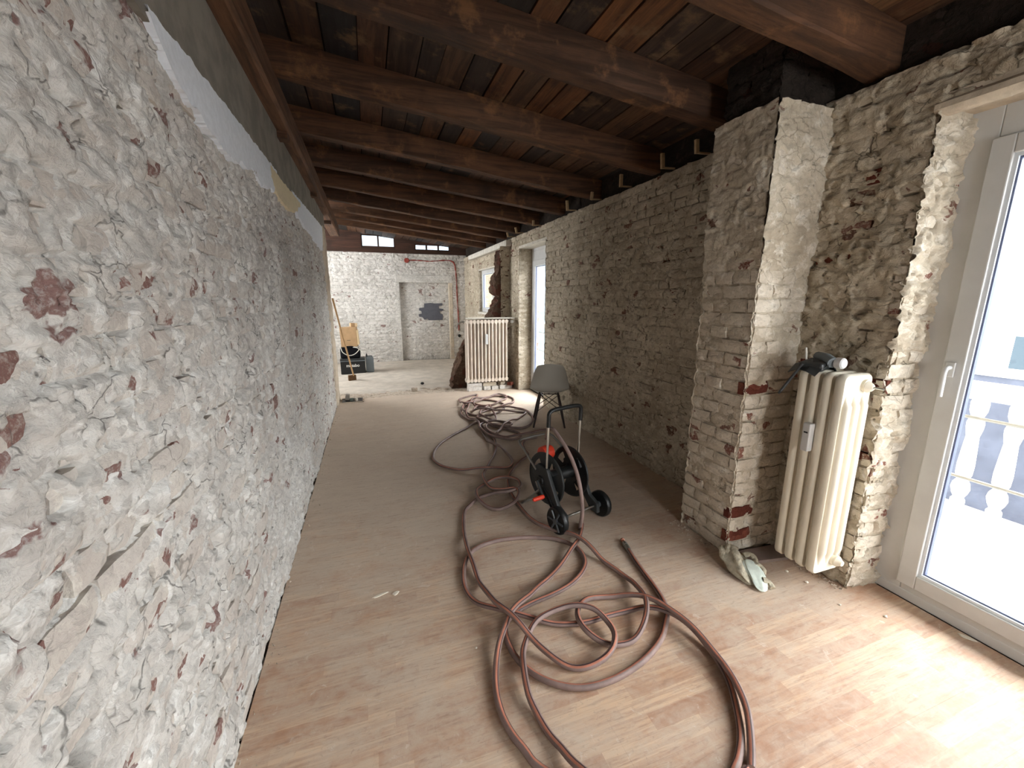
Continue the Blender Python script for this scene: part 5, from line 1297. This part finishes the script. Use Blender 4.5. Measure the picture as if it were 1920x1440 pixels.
# ---- opened floor box and crumbs
fb = empty('floor_box', (-0.34, 6.62, 0.001), label='opened metal floor box at the end of the left wall', cat='floor box')
MB().box(-0.14, 0.16, -0.13, 0.13, 0.0, 0.004).build('cavity_shade', M['black'], fb)  # flat black plate painting the shade inside the opened box
for (x0, x1, y0, y1) in ((-0.15, 0.17, -0.145, -0.128), (-0.15, 0.17, 0.128, 0.145), (0.158, 0.175, -0.145, 0.145)): MB().box(x0, x1, y0, y1, 0.0, 0.012).build('rim', M['rubble'], fb)
MB().box(-0.10, -0.04, -0.02, 0.13, 0.004, 0.075, Matrix.Rotation(0.15, 4, 'Y')).build('bracket', M['steel_dull'], fb, bevel=0.004)
MB().box(-0.03, 0.02, -0.06, 0.02, 0.004, 0.04).build('clip', M['pitdark'], fb, bevel=0.004); MB().box(0.03, 0.06, -0.09, -0.03, 0.004, 0.05, Matrix.Rotation(0.4, 4, 'Z')).build('clip', M['chip'], fb, bevel=0.004)
tag(MB().box(0.60, 0.70, 6.98, 7.06, 0.0, 0.055).build('mortar_block', M['rubble'], bevel=0.01), 'small mortar block left at the end of the broken floor strip', 'block')
tag(MB().lathe([(0.02, 0), (0.035, 0.015), (0.03, 0.035), (0.01, 0.045)], 9, Matrix.Translation((0.84, 7.48, 0.006))).build('dark_lump', M['black']), 'small black lump on the far room floor', 'debris')
_cr = [(1475, 1072, 0.010, 'white crumb on the floor left of the small radiator foot'), (1512, 1093, 0.011, 'white crumb on the floor below the small radiator'), (1660, 1157, 0.010, 'white crumb on the floor before the balcony door corner'), (1575, 1135, 0.007, 'tiny crumb on the floor between glove and balcony door'),
       (893, 1216, 0.006, 'tiny pale crumb on the floor inside the near hose loops'), (1252, 957, 0.006, 'tiny pale crumb on the floor beside the chimney foot')]
for x, y, s_, lb in _cr:
    p = floor_pt(x, y); bm2 = bmesh.new(); bmesh.ops.create_icosphere(bm2, subdivisions=1, radius=s_)
    for v in bm2.verts: v.co = Vector((v.co.x * rnd.uniform(0.7, 1.3), v.co.y * rnd.uniform(0.6, 1.1), max(-0.45 * s_, v.co.z * 0.6)))
    me = bpy.data.meshes.new('crumb'); bm2.to_mesh(me); bm2.free(); c = obj_from('plaster_crumb', me, M['chip'], None, (p[0], p[1], 0.45 * s_ + 0.0006)); tag(c, lb, 'crumb', 'plaster crumbs')
def flake(x, y, L, W, rz, lb):
    p = floor_pt(x, y); pol = [(math.cos(a) * L * (1 + 0.25 * math.sin(3 * a + 1)), math.sin(a) * W * (1 + 0.2 * math.sin(2 * a))) for a in [k * math.pi / 6 for k in range(12)]]
    n = len(pol); mb = MB().add([(a, b, 0) for a, b in pol] + [(a * 0.93, b * 0.93, 0.004) for a, b in pol], [tuple(range(n - 1, -1, -1)), tuple(range(n, 2 * n))] + [(i, (i + 1) % n, n + (i + 1) % n, n + i) for i in range(n)])
    o = mb.build('plaster_flake', M['chip'], loc=(p[0], p[1], 0.001)); o.rotation_euler = (0, 0, rz); tag(o, lb, 'flake', 'plaster flakes')
flake(1812, 1196, 0.030, 0.011, -1.2, 'pale plaster flake lying against the balcony door frame')
flake(712, 1117, 0.040, 0.007, 0.25, 'long white plaster flake on the floor left of the hose')
flake(742, 1113, 0.018, 0.013, 0.4, 'short white plaster flake on the floor beside the long one')
# grit along the wall feet
def grit(name, label, segs, n, seed):
    r = random.Random(seed); mb = MB()
    for _ in range(n):
        a, b = r.choice(segs); t = r.random(); s_ = 0.003 + 0.009 * r.random() ** 3; off = abs(r.gauss(0, 0.035))
        d = Vector((b[0] - a[0], b[1] - a[1], 0)).normalized(); nv = Vector((-d.y, d.x, 0))
        c = Vector((a[0] + (b[0] - a[0]) * t, a[1] + (b[1] - a[1]) * t, 0.0)) + nv * off
        vs = [c + Vector((r.uniform(-s_, s_), r.uniform(-s_, s_), 0.0)) for _ in range(3)] + [c + Vector((r.uniform(-s_, s_) * 0.4, r.uniform(-s_, s_) * 0.4, s_ * r.uniform(0.6, 1.4)))]
        mb.add(vs, [(0, 1, 2), (0, 1, 3), (1, 2, 3), (2, 0, 3)])
    o = mb.build(name, M['rubble']); tag(o, label, 'grit', kind='stuff')
grit('wall_grit', 'fine mortar grit scattered along the feet of the walls', [((XR - 0.02, 1.25), (XR - 0.02, 1.50)), ((CX - 0.02, 1.78), (CX - 0.02, 2.12)), ((XL + 0.02, 6.7), (XL + 0.02, 0.6)), ((XR - 0.02, 2.1), (XR - 0.02, 5.3))], 850, 4)
